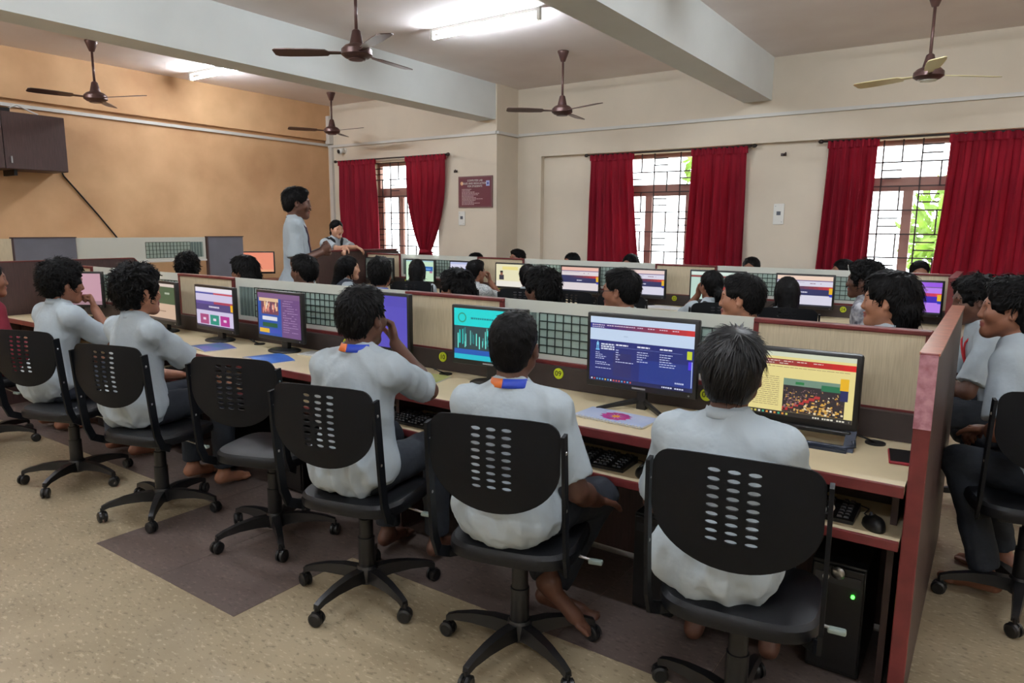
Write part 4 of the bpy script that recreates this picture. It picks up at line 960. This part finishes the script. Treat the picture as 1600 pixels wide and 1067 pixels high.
def hair(parent, H, Q, style, seed, vs, m, s=1.0):
    b = Body(); T = lambda x, y, z: H+Q@V(x, y, z)*s; rg = np.random.RandomState(seed)
    el = lambda c, r, k=.02, op='+', rot=None: b.ell(T(*c), V(*r)*s, k, Q if rot is None else Q@rot, op)
    vol = {'short': .010, 'crop': .006, 'curly': .026, 'mop': .022, 'long': .012, 'bun': .010, 'wavy': .02, 'pony': .009, 'straight': .02}[style]
    el((0, -.018, .042), (.077+vol*.75, .095+vol, .083+vol)); 
    if style in ('short', 'crop', 'mop', 'wavy', 'curly', 'straight'): el((0, .022, .085), (.062+vol*.5, .065+vol*.5, .04+vol*.5))
    el((0, -.06, -.012), (.062+vol*.4, .045+vol*.6, .055+(.01 if style in ('crop', 'short') else .03)), .03)
    if style == 'mop': el((0, -.075, -.03), (.072, .05, .06), .03)
    if style == 'wavy': el((0, -.08, -.03), (.078, .055, .065), .03); el((0, -.07, -.075), (.06, .045, .045), .03)
    if style == 'long': b.cone(T(0, -.075, .0), T(0, -.115, -.2), .075*s, .075*s, .04); b.cone(T(0, -.115, -.2), T(0, -.12, -.33), .072*s, .04*s, .04)
    if style == 'bun': el((0, -.125, .0), (.042, .036, .042), .01)
    if style == 'pony': b.cone(T(0, -.1, .0), T(.0, -.125, -.06), .024*s, .03*s, .015); b.cone(T(0, -.125, -.06), T(.0, -.1, -.2), .03*s, .012*s, .02)
    # clear the face: a plane slanting from the hairline to the nape, and the ears
    if style in ('long', 'bun', 'pony'):
        if style == 'long':
            for x in (-1, 1): el((x*.068, .0, -.01), (.02, .045, .06), .02)
        b.cone(T(0, .21, .03), T(0, .15, -.16), .138*s, .11*s, .012, '-')
    else:
        b.cone(T(0, .22, .05), T(0, .145, -.16), .145*s, .125*s, .014, '-')
        for x in (-1, 1): el((x*.09, .004, -.016), (.028, .028, .04), .012, '-')
        if style in ('straight', 'short', 'crop'): b.cone(T(-.2, -.1, -.142), T(.2, -.1, -.142), .075*s, .075*s, .012, '-')
    P, F = b.mesh(vs); N = vnormals(P, F)
    L = (P-H)@Q/s
    if style in ('curly', 'mop', 'wavy'):
        a = {'curly': .013, 'mop': .009, 'wavy': .007}[style]; P = P+N*(a*vnoise(P, 38, seed)+a*.6*vnoise(P, 85, seed+1))[:, None]
    else: P = P+N*(.003*vnoise(P, 60, seed))[:, None]
    # locks
    n = {'short': 1100, 'crop': 900, 'curly': 1500, 'mop': 1400, 'long': 700, 'bun': 500, 'wavy': 1400, 'pony': 500, 'straight': 1700}[style]
    if vs > .009: n //= 3
    ii = rg.randint(0, len(P), n); ii = ii[(L[ii, 2] > (-.02 if style == 'straight' else -.05)) | (style in ('long', 'wavy', 'mop'))]; ii = ii[(L[ii, 1] < .03) | (L[ii, 2] > .085)]; ii = ii[~((np.abs(L[ii, 0]) > .05) & (L[ii, 2] < .02) & (L[ii, 1] > -.05))] if style not in ('long', 'bun', 'pony', 'curly') else ii
    vl, fl_ = [], []
    up = Q[:, 2]; crown = H+Q@V(.01, -.045, .11)*s
    for i in ii:
        p, nn = P[i], N[i]; d = p-crown; d = d-nn*(d@nn); l = np.linalg.norm(d); d = d/l if l > 1e-4 else nrm(np.cross(nn, rg.randn(3)))
        front = L[i, 1] > .02 and L[i, 2] > .05
        rn = rg.randn(3); rn -= nn*(rn@nn)
        d = nrm(d+rn*{'short': .35, 'crop': .35, 'curly': .9, 'mop': .6, 'long': .12, 'bun': .15, 'wavy': .5, 'pony': .15, 'straight': .16}[style]-up*(.5 if style in ('long', 'wavy') else 0))
        ln = {'short': .030, 'crop': .016, 'curly': .036, 'mop': .04, 'long': .07, 'bun': .04, 'wavy': .05, 'pony': .04, 'straight': .05}[style]*rg.uniform(.6, 1.3)*s
        lift = {'short': .32, 'crop': .3, 'curly': .55, 'mop': .4, 'long': .04, 'bun': .04, 'wavy': .3, 'pony': .05, 'straight': .12}[style]*rg.uniform(.3, 1.3)
        if front: ln *= .7; lift = max(lift, .3)
        if style == 'straight' and abs(L[i, 0]) > .05 and L[i, 2] < .06: ln *= .4
        sd = np.cross(d, nn); w = (.0042 if vs < .009 else .008)*rg.uniform(.7, 1.4); ph = rg.uniform(0, 6.28); cu = {'curly': .012, 'mop': .006, 'wavy': .006}.get(style, .002)
        b0 = len(vl)
        for j in range(4):
            t = j/3; q = p-nn*.002+d*ln*t+nn*(lift*ln*(t-.62*t*t)*1.5)+sd*cu*math.sin(ph+t*4.2)*t+nn*cu*math.cos(ph+t*4.2)*t*.6; ww = w*(1-t*.85)
            vl += [q-sd*ww, q+nn*ww*.45, q+sd*ww]
        for j in range(3): fl_ += [(b0+3*j, b0+3*j+1, b0+3*j+4, b0+3*j+3), (b0+3*j+1, b0+3*j+2, b0+3*j+5, b0+3*j+4)]
    if vl: F = np.concatenate([F, np.array(fl_)+len(P)]); P = np.concatenate([P, np.array(vl)])
    return link('hair', to_mesh(P, F, 'hair'), m, parent)
SEAT = dict(pel=(0, -.05, .565), neck=(0, -.07, 1.03), twist=0, yaw=0, pitch=0, roll=0, wl=(-.17, .30, .66), wr=(.17, .30, .66), pl=(-.28, -.5, -.8), pr=(.28, -.5, -.8), dl=(.2, 1, -.1), dr=(-.2, 1, -.1), nl=(0, 0, -1), nr=(0, 0, -1), cl=.35, cr=.35,
            kl=(-.13, .37, .545), kr=(.13, .37, .545), al=(-.13, .36, .09), ar=(.13, .36, .09), fl=(0, 1, 0), fr=(0, 1, 0), sw=.15, hs=1.0, hf=.03)
def person(label, loc, rot, pose=None, tone='dark', style='short', shirt=M_SHIRT, trousers=M_NAVY, vest=None, vs=.008, hairm=None, lanyard=None, badge=None, collar=True, neckband=None, seam=False, glasses=False, watch=False, hairband=False, beard=False, longsleeve=False, seed=1, group='students in the computer room', eyes=True, legs=True, name='person'):
    p = dict(SEAT); p.update(pose or {}); g = {k: V(*v) if isinstance(v, tuple) else v for k, v in p.items()}
    t = thing(name, label, 'person', (loc[0], loc[1], loc[2] if len(loc) > 2 else 0), R(rot), group)
    pel, nk = g['pel'], g['neck']; zt = nrm(nk-pel); tw = R(g['twist']); xt = V(math.cos(tw), math.sin(tw), 0); xt = nrm(xt-zt*(xt@zt)); yt = np.cross(zt, xt); TQ = np.stack([xt, yt, zt], 1); L = np.linalg.norm(nk-pel); ks = L/.465
    at = lambda x, y, z: pel+TQ@V(x, y, z*L)
    sw = g['sw']; hs = g['hs']
    shl, shr = nk-xt*sw-zt*.05, nk+xt*sw-zt*.05
    el_, wl = ik(shl, g['wl'], .285*hs, .25*hs, nrm(g['pl'])); er_, wr = ik(shr, g['wr'], .285*hs, .25*hs, nrm(g['pr']))
    Q = rotm(g['yaw'], g['pitch'], g['roll']); Hc = nk+zt*.062+V(0, 0, .08)*hs+Q@V(0, g['hf'], 0)
    # ---- body
    b = Body(); sm = M_SHIRT
    b.ell(at(0, 0, .68), (.14, .088, .17*ks), .03, TQ); b.ell(at(0, 0, .3), (.13, .09, .17*ks), .03, TQ); b.ell(at(0, 0, .0), (.15, .11, .1), .03, TQ)
    b.cone(shl, shr, .045, .045, .03)
    b.cone(nk-zt*.02-yt*.01, Hc+Q@V(0, -.022, -.045)*hs, .056*hs, .05*hs, .03); b.cone(nk-xt*.02-zt*.0, nk-xt*.09-zt*.03, .045, .04, .03); b.cone(nk+xt*.02, nk+xt*.09-zt*.03, .045, .04, .03)
    head_prims(b, Hc, Q, hs)
    for sh, e, w, d, n, s_, c in ((shl, el_, wl, g['dl'], g['nl'], 1, g['cl']), (shr, er_, wr, g['dr'], g['nr'], -1, g['cr'])):
        b.cone(sh, e, .044*hs, .037*hs, .02); b.cone(e, e+(w-e)*.35, .037*hs, .039*hs, .02); b.cone(e+(w-e)*.35, w, .039*hs, .025*hs, .02)
        hand(b, w, d, n, s_, c, s=hs)
    if legs:
        for kn, an, ft, sx in ((g['kl'], g['al'], g['fl'], -1), (g['kr'], g['ar'], g['fr'], 1)):
            hp = pel+xt*sx*.085-zt*.02; b.cone(hp, kn, .07, .05, .03); b.cone(kn, kn+(an-kn)*.4, .048, .05, .03); b.cone(kn+(an-kn)*.4, an, .05, .033, .03)
            ft = nrm(ft); b.cone(an-ft*.03-V(0, 0, .03), an+ft*.11-V(0, 0, .055), .034, .026, .03); b.cone(an+ft*.1-V(0, 0, .06), an+ft*.165-V(0, 0, .066), .024, .016, .02)
            px = np.cross(ft, V(0, 0, 1))
            for i in range(5): q = an+ft*(.165-.006*abs(i-1.2))+px*(.03-.015*i)*sx*-1-V(0, 0, .07); b.cone(q-ft*.03, q+ft*.015, .0105, .0095-.0008*i, .006)
    P, F = b.mesh(vs); me = to_mesh(P, F, 'body'); me.materials.append(skin(tone)); me.materials.append(M_LIP)
    ctr = P[F].mean(1); lc = (ctr-Hc)@Q/hs; lip = (np.abs(lc[:, 0]) < .024) & (lc[:, 1] > .082) & (lc[:, 2] < -.047) & (lc[:, 2] > -.0735) & (((lc[:, 0]/.025)**2+((lc[:, 2]+.06)/.0135)**2) < 1)
    me.polygons.foreach_set('material_index', lip.astype(np.int32)); body = link('body', me, None, t)
    # ---- hair, eyes, brows
    hair(t, Hc, Q, style, seed, min(vs, .007) if vs < .009 else .009, hairm or M_HAIR, hs)
    TH = lambda x, y, z: Vector(Hc+Q@V(x, y, z)*hs)
    if eyes:
        RM = Matrix(Q.tolist())
        for x in (-1, 1):
            e = MB().lathe([(.0005, -.0125), (.007, -.0104), (.0118, -.004), (.0125, 0), (.0118, .004), (.007, .0104), (.0005, .0125)], (0, 0, 0), 12, 'y').build('eye', M_EYE, t, True); e.location = TH(x*.032, .0705, .006); e.rotation_euler = RM.to_euler(); e.scale = (hs, hs, hs*.8)
            i = MB().lathe([(.0005, .0133), (.0045, .0126), (.0058, .0113), (.0058, .009)], (0, 0, 0), 10, 'y').build('iris', M_IRIS, e, True)
            MB().tube([TH(x*.014, .0895, .027), TH(x*.03, .0885, .033), TH(x*.05, .075, .029)], [.003, .004, .002], 6).build('eyebrow', hairm or M_HAIR, t, True)
        if beard: MB().tube([TH(-.022, .099, -.044), TH(0, .1045, -.0415), TH(.022, .099, -.044)], [.003, .0045, .003], 6).build('moustache', M_HAIR, t, True)
    # ---- shirt
    b = Body(); gr = .012
    b.ell(at(0, -.0, .69), (.158, .106, .19*ks), .04, TQ); b.ell(at(0, 0, .34), (.148, .112, .19*ks), .04, TQ); b.ell(at(0, -.02, .03), (.192, .152, .14), .05, TQ)
    b.cone(shl, shr, .058, .058, .05); b.cone(nk-xt*.03-zt*.012, shl, .048, .056, .04); b.cone(nk+xt*.03-zt*.012, shr, .048, .056, .04)
    b.cone(nk-zt*.02, nk+zt*.012, .066, .061, .03)
    for sh, e, w in ((shl, el_, wl), (shr, er_, wr)):
        d = nrm(e-sh)
        if longsleeve: b.cone(sh, e, .057, .052, .03); b.cone(e, e+(w-e)*.9, .05, .036, .02, '+', (e+(w-e)*.88, nrm(w-e)))
        else: b.cone(sh, e, .058, .070, .03, '+', (sh+(e-sh)*.84, d))
    P, F = b.mesh(max(vs, .008)); N = vnormals(P, F)
    lp = (P-pel)@TQ; env = np.clip((.9-lp[:, 2]/L), .5, 1)
    q = np.stack([lp[:, 0]*1.0, lp[:, 1], lp[:, 2]*.5+.55*np.abs(lp[:, 0])], 1)
    P = P+N*((.030*(.3-np.abs(vnoise(q, 8, seed)))+.022*(.3-np.abs(vnoise(q, 17, seed+3)))+.004*vnoise(q, 40, seed+5))*env)[:, None]
    so = link('shirt', to_mesh(P, F, 'shirt'), shirt, t)
    from mathutils.bvhtree import BVHTree
    bv = BVHTree.FromPolygons([tuple(v) for v in P], [tuple(int(i) for i in f) for f in F])
    def onshirt(x, z, side, lift=.003):
        o = at(x, 0, z)+yt*side*.6; h = bv.ray_cast(Vector(o), Vector(-yt*side)); return None if h[0] is None else h[0]+Vector(yt)*side*lift
    if seam:
        pts = [onshirt(x, .80-.06*abs(x), -1, .0016) for x in np.linspace(-.15, .15, 18)]; pts = [q for q in pts if q]
        if len(pts) > 3: MB().tube(pts, .0022, 5).build('yoke_seam', shirt, so, True)
    if collar:
        m = MB(); ns = 26; vsx = []
        for i in range(ns):
            a = -PI/2+R(22)-(2*PI-R(44))*i/(ns-1)+PI  # open at the front
            c, s = math.cos(a), math.sin(a); cc = nk-yt*.0
            for rr, zz in ((.060, .042), (.064, .045), (.073, .014), (.069, .012)): vsx.append(cc+xt*rr*c*1.0+yt*rr*s*1.0+zt*(zz+(.006 if s < 0 else -.012*s)))
        m.add(vsx, [(i*4+k, i*4+(k+1) % 4, i*4+4+(k+1) % 4, i*4+4+k) for i in range(ns-1) for k in range(4)]+[(0, 1, 2, 3), tuple(range(len(vsx)-4, len(vsx)))[::-1]])
        m.build('collar', shirt, so, True)
    if neckband:
        for (a0, a1, mm) in ((-160, -95, neckband[0]), (-95, -20, neckband[1])):
            m = MB(); vsx = []
            for i in range(11):
                a = R(a0+(a1-a0)*i/10); c, s = math.cos(a), math.sin(a)
                for rr, zz in ((.064, .05), (.067, .051), (.078, .022), (.0755, .02)): vsx.append(nk+xt*rr*c+yt*rr*s+zt*zz)
            m.add(vsx, [(i*4+k, i*4+(k+1) % 4, i*4+4+(k+1) % 4, i*4+4+k) for i in range(10) for k in range(4)]+[(0, 1, 2, 3), (43, 42, 41, 40)]).build('ribbon', mm, t, True)
    if lanyard:
        for s in (-1, 1):
            pts = [Vector(nk+xt*s*.03-yt*.068+zt*.035), Vector(nk+xt*s*.066-yt*.02+zt*.03), Vector(nk+xt*s*.068+yt*.035+zt*.01)]
            for q in np.linspace(.9, .42, 10): 
                h = onshirt(s*(.062*(q-.42)/.48+.004), q, 1, .009)
                if h: pts.append(h)
            m = MB(); m.tube(pts, .0055, 6); m.build('lanyard', lanyard, t, True)
        if badge:
            h = onshirt(0, .38, 1, .012)
            if h: 
                o = MB().bbox(-.027, .027, -.002, .002, -.085, 0, .001).build('badge', badge, t); o.location = h; o.rotation_euler = (0, 0, tw)
    if vest:
        b = Body(); b.ell(at(0, 0, .68), (.184, .134, .2*ks), .04, TQ); b.ell(at(0, 0, .34), (.174, .14, .2*ks), .04, TQ); b.ell(at(0, -.02, .06), (.21, .17, .13), .05, TQ)
        b.cone(nk-xt*.06-zt*.03, shl+xt*.03, .07, .078, .03); b.cone(nk+xt*.06-zt*.03, shr-xt*.03, .07, .078, .03)
        b.cone(nk+yt*.12+zt*.04, nk+yt*.16-zt*.17, .075, .015, .01, '-'); b.cone(nk+zt*.1, nk-zt*.01, .07, .066, .01, '-')
        P, F = b.mesh(max(vs, .010)); link('waistcoat', to_mesh(P, F, 'vest'), vest, t)
    # ---- trousers
    if legs:
        b = Body(); b.ell(at(0, 0, -.02), (.17, .125, .1), .04, TQ)
        for kn, an, sx in ((g['kl'], g['al'], -1), (g['kr'], g['ar'], 1)):
            hp = pel+xt*sx*.088-zt*.02; b.cone(hp, kn, .088, .07, .04); b.cone(kn, an+nrm(kn-an)*.02, .068, .056, .03, '+', (an+nrm(kn-an)*.03, nrm(an-kn)))
        P, F = b.mesh(max(vs*1.3, .011)); N = vnormals(P, F); P = P+N*(.005*vnoise(P, 16, seed+9)+.003*vnoise(P, 34, seed))[:, None]; link('trousers', to_mesh(P, F, 'trousers'), trousers, t)
    if glasses:
        for x in (-1, 1):
            c = TH(x*.033, .112, .004); ex = Vector(Q[:, 0]); ez = Vector(Q[:, 2]); ring = [c+ex*.024*math.cos(q)*hs+ez*.017*math.sin(q)*hs for q in np.linspace(0, 2*PI, 17)]
            MB().tube(ring, .0018, 5).build('spectacle_rim', M_BLK, t, True); MB().tube([c+ex*x*.024, TH(x*.078, .06, .008), TH(x*.082, -.005, .012)], .0017, 5).build('spectacle_arm', M_BLK, t, True)
        MB().tube([TH(-.009, .113, .006), TH(.009, .113, .006)], .0017, 5).build('spectacle_bridge', M_BLK, t, True)
    if watch:
        w_, e_ = Vector(wr), Vector(er_); d = (w_-e_).normalized(); MB().tube([w_-d*.03, w_-d*.008], .031, 14).build('wristwatch', M_BLK, t, True)
    if hairband:
        pts = [TH(.094*math.cos(a), -.01, .02+.098*math.sin(a)) for a in np.linspace(-.2, PI+.2, 15)]; MB().tube(pts, .004, 6).build('hairband', M_WHITE, t, True)
    return t
# ================================================================== chairs and people
chair('black task chair in front of the yellow page computer', -.53, 1.97, 8, 20)
chair('black task chair of the student with the orange and blue neck ribbon', -1.28, 1.91, 15, 50)
chair('black task chair of the student facing the violet screen', -2.02, 1.88, 14, 58)
chair('empty black task chair pushed in between the seated students', -2.78, 2.0, 20, 40)
chair('black task chair of the frizzy haired student with a watch', -3.53, 1.85, 16, 32)
chair('black task chair of the student resting chin on hand', -4.38, 1.80, 20, 15)
chair('black task chair of the person in a maroon top', -5.64, 1.80, 10, 40)
NB = (M_ORA, M_BLUE)
person('student with straight greying black hair and collarless pale shirt seen from behind', (-.61, 2.0), 8, dict(neck=(0, .0, .935), pel=(0, -.06, .545), yaw=4, wl=(-.2, .33, .66), wr=(.2, .33, .66)), 'dark', 'straight', vs=.007, hairm=M_HAIRG, collar=True, seam=True, seed=2)
person('student with orange and blue neck ribbon and bare crossed feet', (-1.3, 1.9), 14, dict(neck=(-.01, -.01, .955), yaw=6, wl=(-.2, .34, .64), wr=(.24, .22, .52), dr=(0, 1, -.3), kl=(-.2, .33, .53), kr=(.22, .33, .5), al=(.11, .10, .24), ar=(.08, .2, .15), fl=(.8, .1, -.62), fr=(.95, .1, -.1)), 'dark', 'crop', vs=.006, neckband=NB, seam=True, seed=3)
person('student with thick short hair resting a hand on the face before the violet screen', (-2.04, 1.9), 12, dict(neck=(-.0, -.02, 1.0), yaw=-2, wl=(-.19, .3, .66), wr=(.075, .13, 1.03), pr=(.5, .3, -1), dr=(-.3, .1, 1), nr=(-.6, -.6, 0), cr=.7), 'dark', 'short', vs=.007, neckband=NB, seed=4)
person('frizzy haired student with a wristwatch reaching forward', (-3.66, 1.87), 8, dict(neck=(0, -.03, 1.01), yaw=-8, twist=-4, wl=(-.15, .33, .64), wr=(.13, .38, .60), pr=(.8, -.3, -.3), hs=1.02), 'tan', 'curly', vs=.007, watch=True, seed=5)
person('bushy haired student resting chin on one fist', (-4.6, 1.85), 4, dict(neck=(0, .02, 1.01), yaw=-12, pitch=-3, wr=(.06, .2, .99), pr=(.5, .3, -1), dr=(-.3, -.1, 1), nr=(-.5, -.8, 0), cr=1.0, wl=(-.16, .33, .63)), 'mid', 'curly', vs=.007, trousers=cloth('faded_jeans', (86, 96, 112), vscale=14, rgb2=(50, 58, 74)), seed=6)
person('person in a maroon top at the far end of the near desk', (-5.64, 1.84), 0, dict(neck=(0, .0, .98), yaw=-10), 'mid', 'pony', shirt=M_MAROON, trousers=M_MAROON, vs=.010, longsleeve=True, seed=7)
# far side of the near row, turned toward the speaker
def mid(label, x, y, rot, top, style, tone='mid', hy=0, vs=.009, **kw):
    ps = dict(neck=(0, 0, top-.255), yaw=hy)
    if 60 <= rot <= 120: ps.update(kl=(-.13, .25, .545), kr=(.13, .25, .545), al=(-.13, .2, .09), ar=(.13, .2, .09), wl=(-.12, .17, .66), wr=(.12, .17, .66))
    ps.update(kw.pop('pose', {}))
    chair_lbl = kw.pop('chair', None)
    person(label, (x, y), rot, ps, tone, style, vs=vs, **kw)
    if chair_lbl: chair(chair_lbl, x, y, rot, random.uniform(0, 72))
mid('young man with long wavy black hair in profile behind the cream panel', -.5, 3.52, 88, 1.30, 'wavy', 'tan', -2, .007, pose=dict(neck=(0, -.13, 1.045)), seed=8, chair='black task chair of the wavy haired young man')
mid('boy with short neat hair in profile beside the girl with long hair', -1.03, 3.6, 92, 1.26, 'short', 'tan', 4, .007, seed=9, chair='black task chair of the boy with short neat hair')
mid('young man with black spectacles in profile above the dark blue page', -1.72, 3.62, 86, 1.26, 'short', 'mid', 8, .007, glasses=True, seed=10, chair='black task chair of the young man in spectacles')
mid('student with straight fringed hair seen from behind above number 09', -2.28, 3.65, 84, 1.235, 'mop', 'dark', 0, seed=11, chair='black task chair of the student with straight fringed hair')
mid('student with rounded black hair above the cream panel of number 10', -2.93, 3.62, 92, 1.20, 'mop', 'mid', 0, seed=12, chair='black task chair of the student with rounded hair')
mid('student with blue neck ribbon looking toward the lectern panel', -3.66, 3.6, 40, 1.27, 'short', 'mid', 0, neckband=(M_BLUE, M_BLUE), seed=13, chair='black task chair of the student with a blue neck ribbon')
mid('student with side parted hair sitting just before the standing speaker', -4.33, 3.5, 96, 1.27, 'short', 'dark', 0, neckband=(M_BLUE, M_BLUE), seed=14, chair='black task chair just before the standing speaker')
mid('student looking at the orange wall beside the standing speaker', -5.08, 3.5, 105, 1.235, 'wavy', 'mid', 0, seed=15, chair='black task chair beside the standing speaker')
mid('curly haired student in front of the gridded glass by the orange wall', -6.05, 3.55, 60, 1.225, 'curly', 'mid', 0, seed=16, chair='black task chair near the sloping end panel')
# near side of the window row
mid('man in a grey camouflage shirt with trimmed beard', -.72, 5.35, 88, 1.27, 'curly', 'dark', 0, .008, shirt=M_CAMO, beard=True, seed=17, chair='black task chair of the man in camouflage')
mid('girl with long straight black hair before the banner page by number 24', -1.31, 5.6, 14, 1.13, 'long', 'mid', 10, vest=M_VEST, seed=18, chair='black task chair of the girl with long straight hair')
mid('girl with thick curly ponytail leaning on her hand', -1.9, 5.62, 30, 1.155, 'pony', 'mid', 20, vest=M_VEST, seed=19, chair='black task chair of the girl with the curly ponytail', pose=dict(wl=(-.09, .14, .96), pl=(-.5, .4, -1), dl=(.2, .0, 1), nl=(.5, -.6, 0), cl=.6))
mid('girl with hair tied in a bun before the portrait page', -3.78, 5.72, 20, 1.135, 'bun', 'mid', 10, vest=M_VEST, seed=20, chair='black task chair of the girl with the bun')
mid('student in a checked white shirt with a hand on the cheek', -4.42, 5.68, 4, 1.16, 'crop', 'mid', -14, shirt=M_STRIPE, seed=21, chair='black task chair of the student in the checked shirt', pose=dict(wr=(.1, .16, .95), pr=(.5, .3, -1), dr=(-.2, .0, 1), nr=(-.5, -.6, 0), cr=.6))
mid('girl in a black waistcoat before the mint green page', -5.22, 5.7, 30, 1.14, 'long', 'mid', 5, vest=M_VEST, seed=22, chair='black task chair of the girl before the mint green page')
mid('girl in a slate blazer with a white collar in profile', -5.52, 4.95, -32, 1.19, 'long', 'light', -8, .008, vest=M_BLAZER, seed=23, chair='black task chair of the girl in the slate blazer')
chair('empty black task chair before the peach topped page', -2.7, 5.75, 10, 0)
chair('empty black task chair before the portrait page monitor', -3.15, 5.82, -5, 30)
# far side of the window row: only crowns show above the glass
for i, (x, top, st, hb, l) in enumerate(((-5.62, 1.165, 'bun', 0, 'dark haired student beyond the lilac page monitor'), (-5.07, 1.222, 'crop', 0, 'student with short hair beyond the cream panel by number 19'), (-4.27, 1.195, 'pony', 0, 'student with parted hair beyond the glass beside the blank recess'),
                                         (-3.5, 1.2, 'long', 0, 'long haired student below the middle window'), (-2.12, 1.207, 'pony', 0, 'student with tied hair below the white wall plate'), (-1.22, 1.209, 'bun', 1, 'student with a white hairband below the narrow curtain'), (-.6, 1.218, 'crop', 0, 'student with cropped hair below the far window'))):
    mid(l, x, 7.48 if i else 7.3, 180-20*(i % 3), top, st, 'mid', (i*23 % 50)-25, .011, eyes=i in (1, 4), hairband=bool(hb), seed=30+i, chair='chair of the '+l)
# speaker, woman at the counter, two boys by the aisle
STAND = dict(pel=(0, 0, .98), neck=(0, -.015, 1.545), kl=(-.1, .02, .52), kr=(.1, .0, .52), al=(-.11, -.02, .09), ar=(.11, -.03, .09), sw=.185, hs=1.08, pitch=-3)
person('standing young man with a lanyard, speaking with both hands raised', (-5.0, 3.95), -38, dict(STAND, yaw=2, wl=(-.02, .2, 1.3), wr=(.11, .19, 1.28), pl=(-.5, -.5, -.8), pr=(.5, -.6, -.7), dl=(.5, .6, .45), dr=(-.35, .7, .45), nl=(.7, -.3, .1), nr=(-.7, -.3, .1), cl=.75, cr=.75), 'dark', 'short', trousers=M_NAVY, vs=.008, lanyard=mat('plum_ribbon', (92, 66, 88), .5), badge=M_WHITE, beard=True, seed=40, group=None)
person('woman in a black waistcoat leaning folded arms on the dark counter panel', (-7.42, 6.45), -92, dict(pel=(0, -.12, .9), neck=(0, .04, 1.33), kl=(-.1, -.1, .48), kr=(.1, -.1, .48), al=(-.1, -.14, .09), ar=(.1, -.14, .09), sw=.15, hs=.97, yaw=-10, pitch=-4, wl=(.12, .40, 1.235), wr=(-.04, .42, 1.24), pl=(-1, .1, -.3), pr=(1, .1, -.3), dl=(.8, .45, -.45), dr=(-.7, .5, -.4), cl=.35, cr=.4), 'light', 'pony', vest=M_VEST, vs=.008, seed=41, group=None)
PA = dict(neck=(0, .12, 1.04), yaw=0, pitch=2, wl=(-.05, .33, .70), wr=(.07, .33, .68), dl=(.6, .7, -.1), dr=(-.6, .7, -.1), pl=(-.9, -.4, -.5), pr=(.9, -.4, -.5), cl=.5, cr=.5)
person('boy with blue lanyard and red badge sitting in the aisle, hands joined', (.2, 3.46), 72, dict(PA, neck=(0, .1, 1.04), yaw=20, kl=(-.13, .22, .545), kr=(.13, .24, .545), al=(-.13, .08, .09), ar=(.13, .1, .09), wl=(-.05, .16, .68), wr=(.07, .17, .66)), 'mid', 'mop', vs=.006, lanyard=M_BLUE, badge=M_REDR, seed=42)
chair('black task chair of the aisle boy with the blue lanyard', .2, 3.34, 12, -94)
person('boy with red lanyard sitting in the aisle behind the blue lanyard boy', (.06, 4.42), 100, dict(PA, neck=(0, .1, 1.0), yaw=10, pitch=-6), 'dark', 'mop', vs=.008, lanyard=M_REDR, badge=M_WHITE, seed=43)
chair('black task chair of the aisle boy with the red lanyard', .1, 4.42, 100, 40)
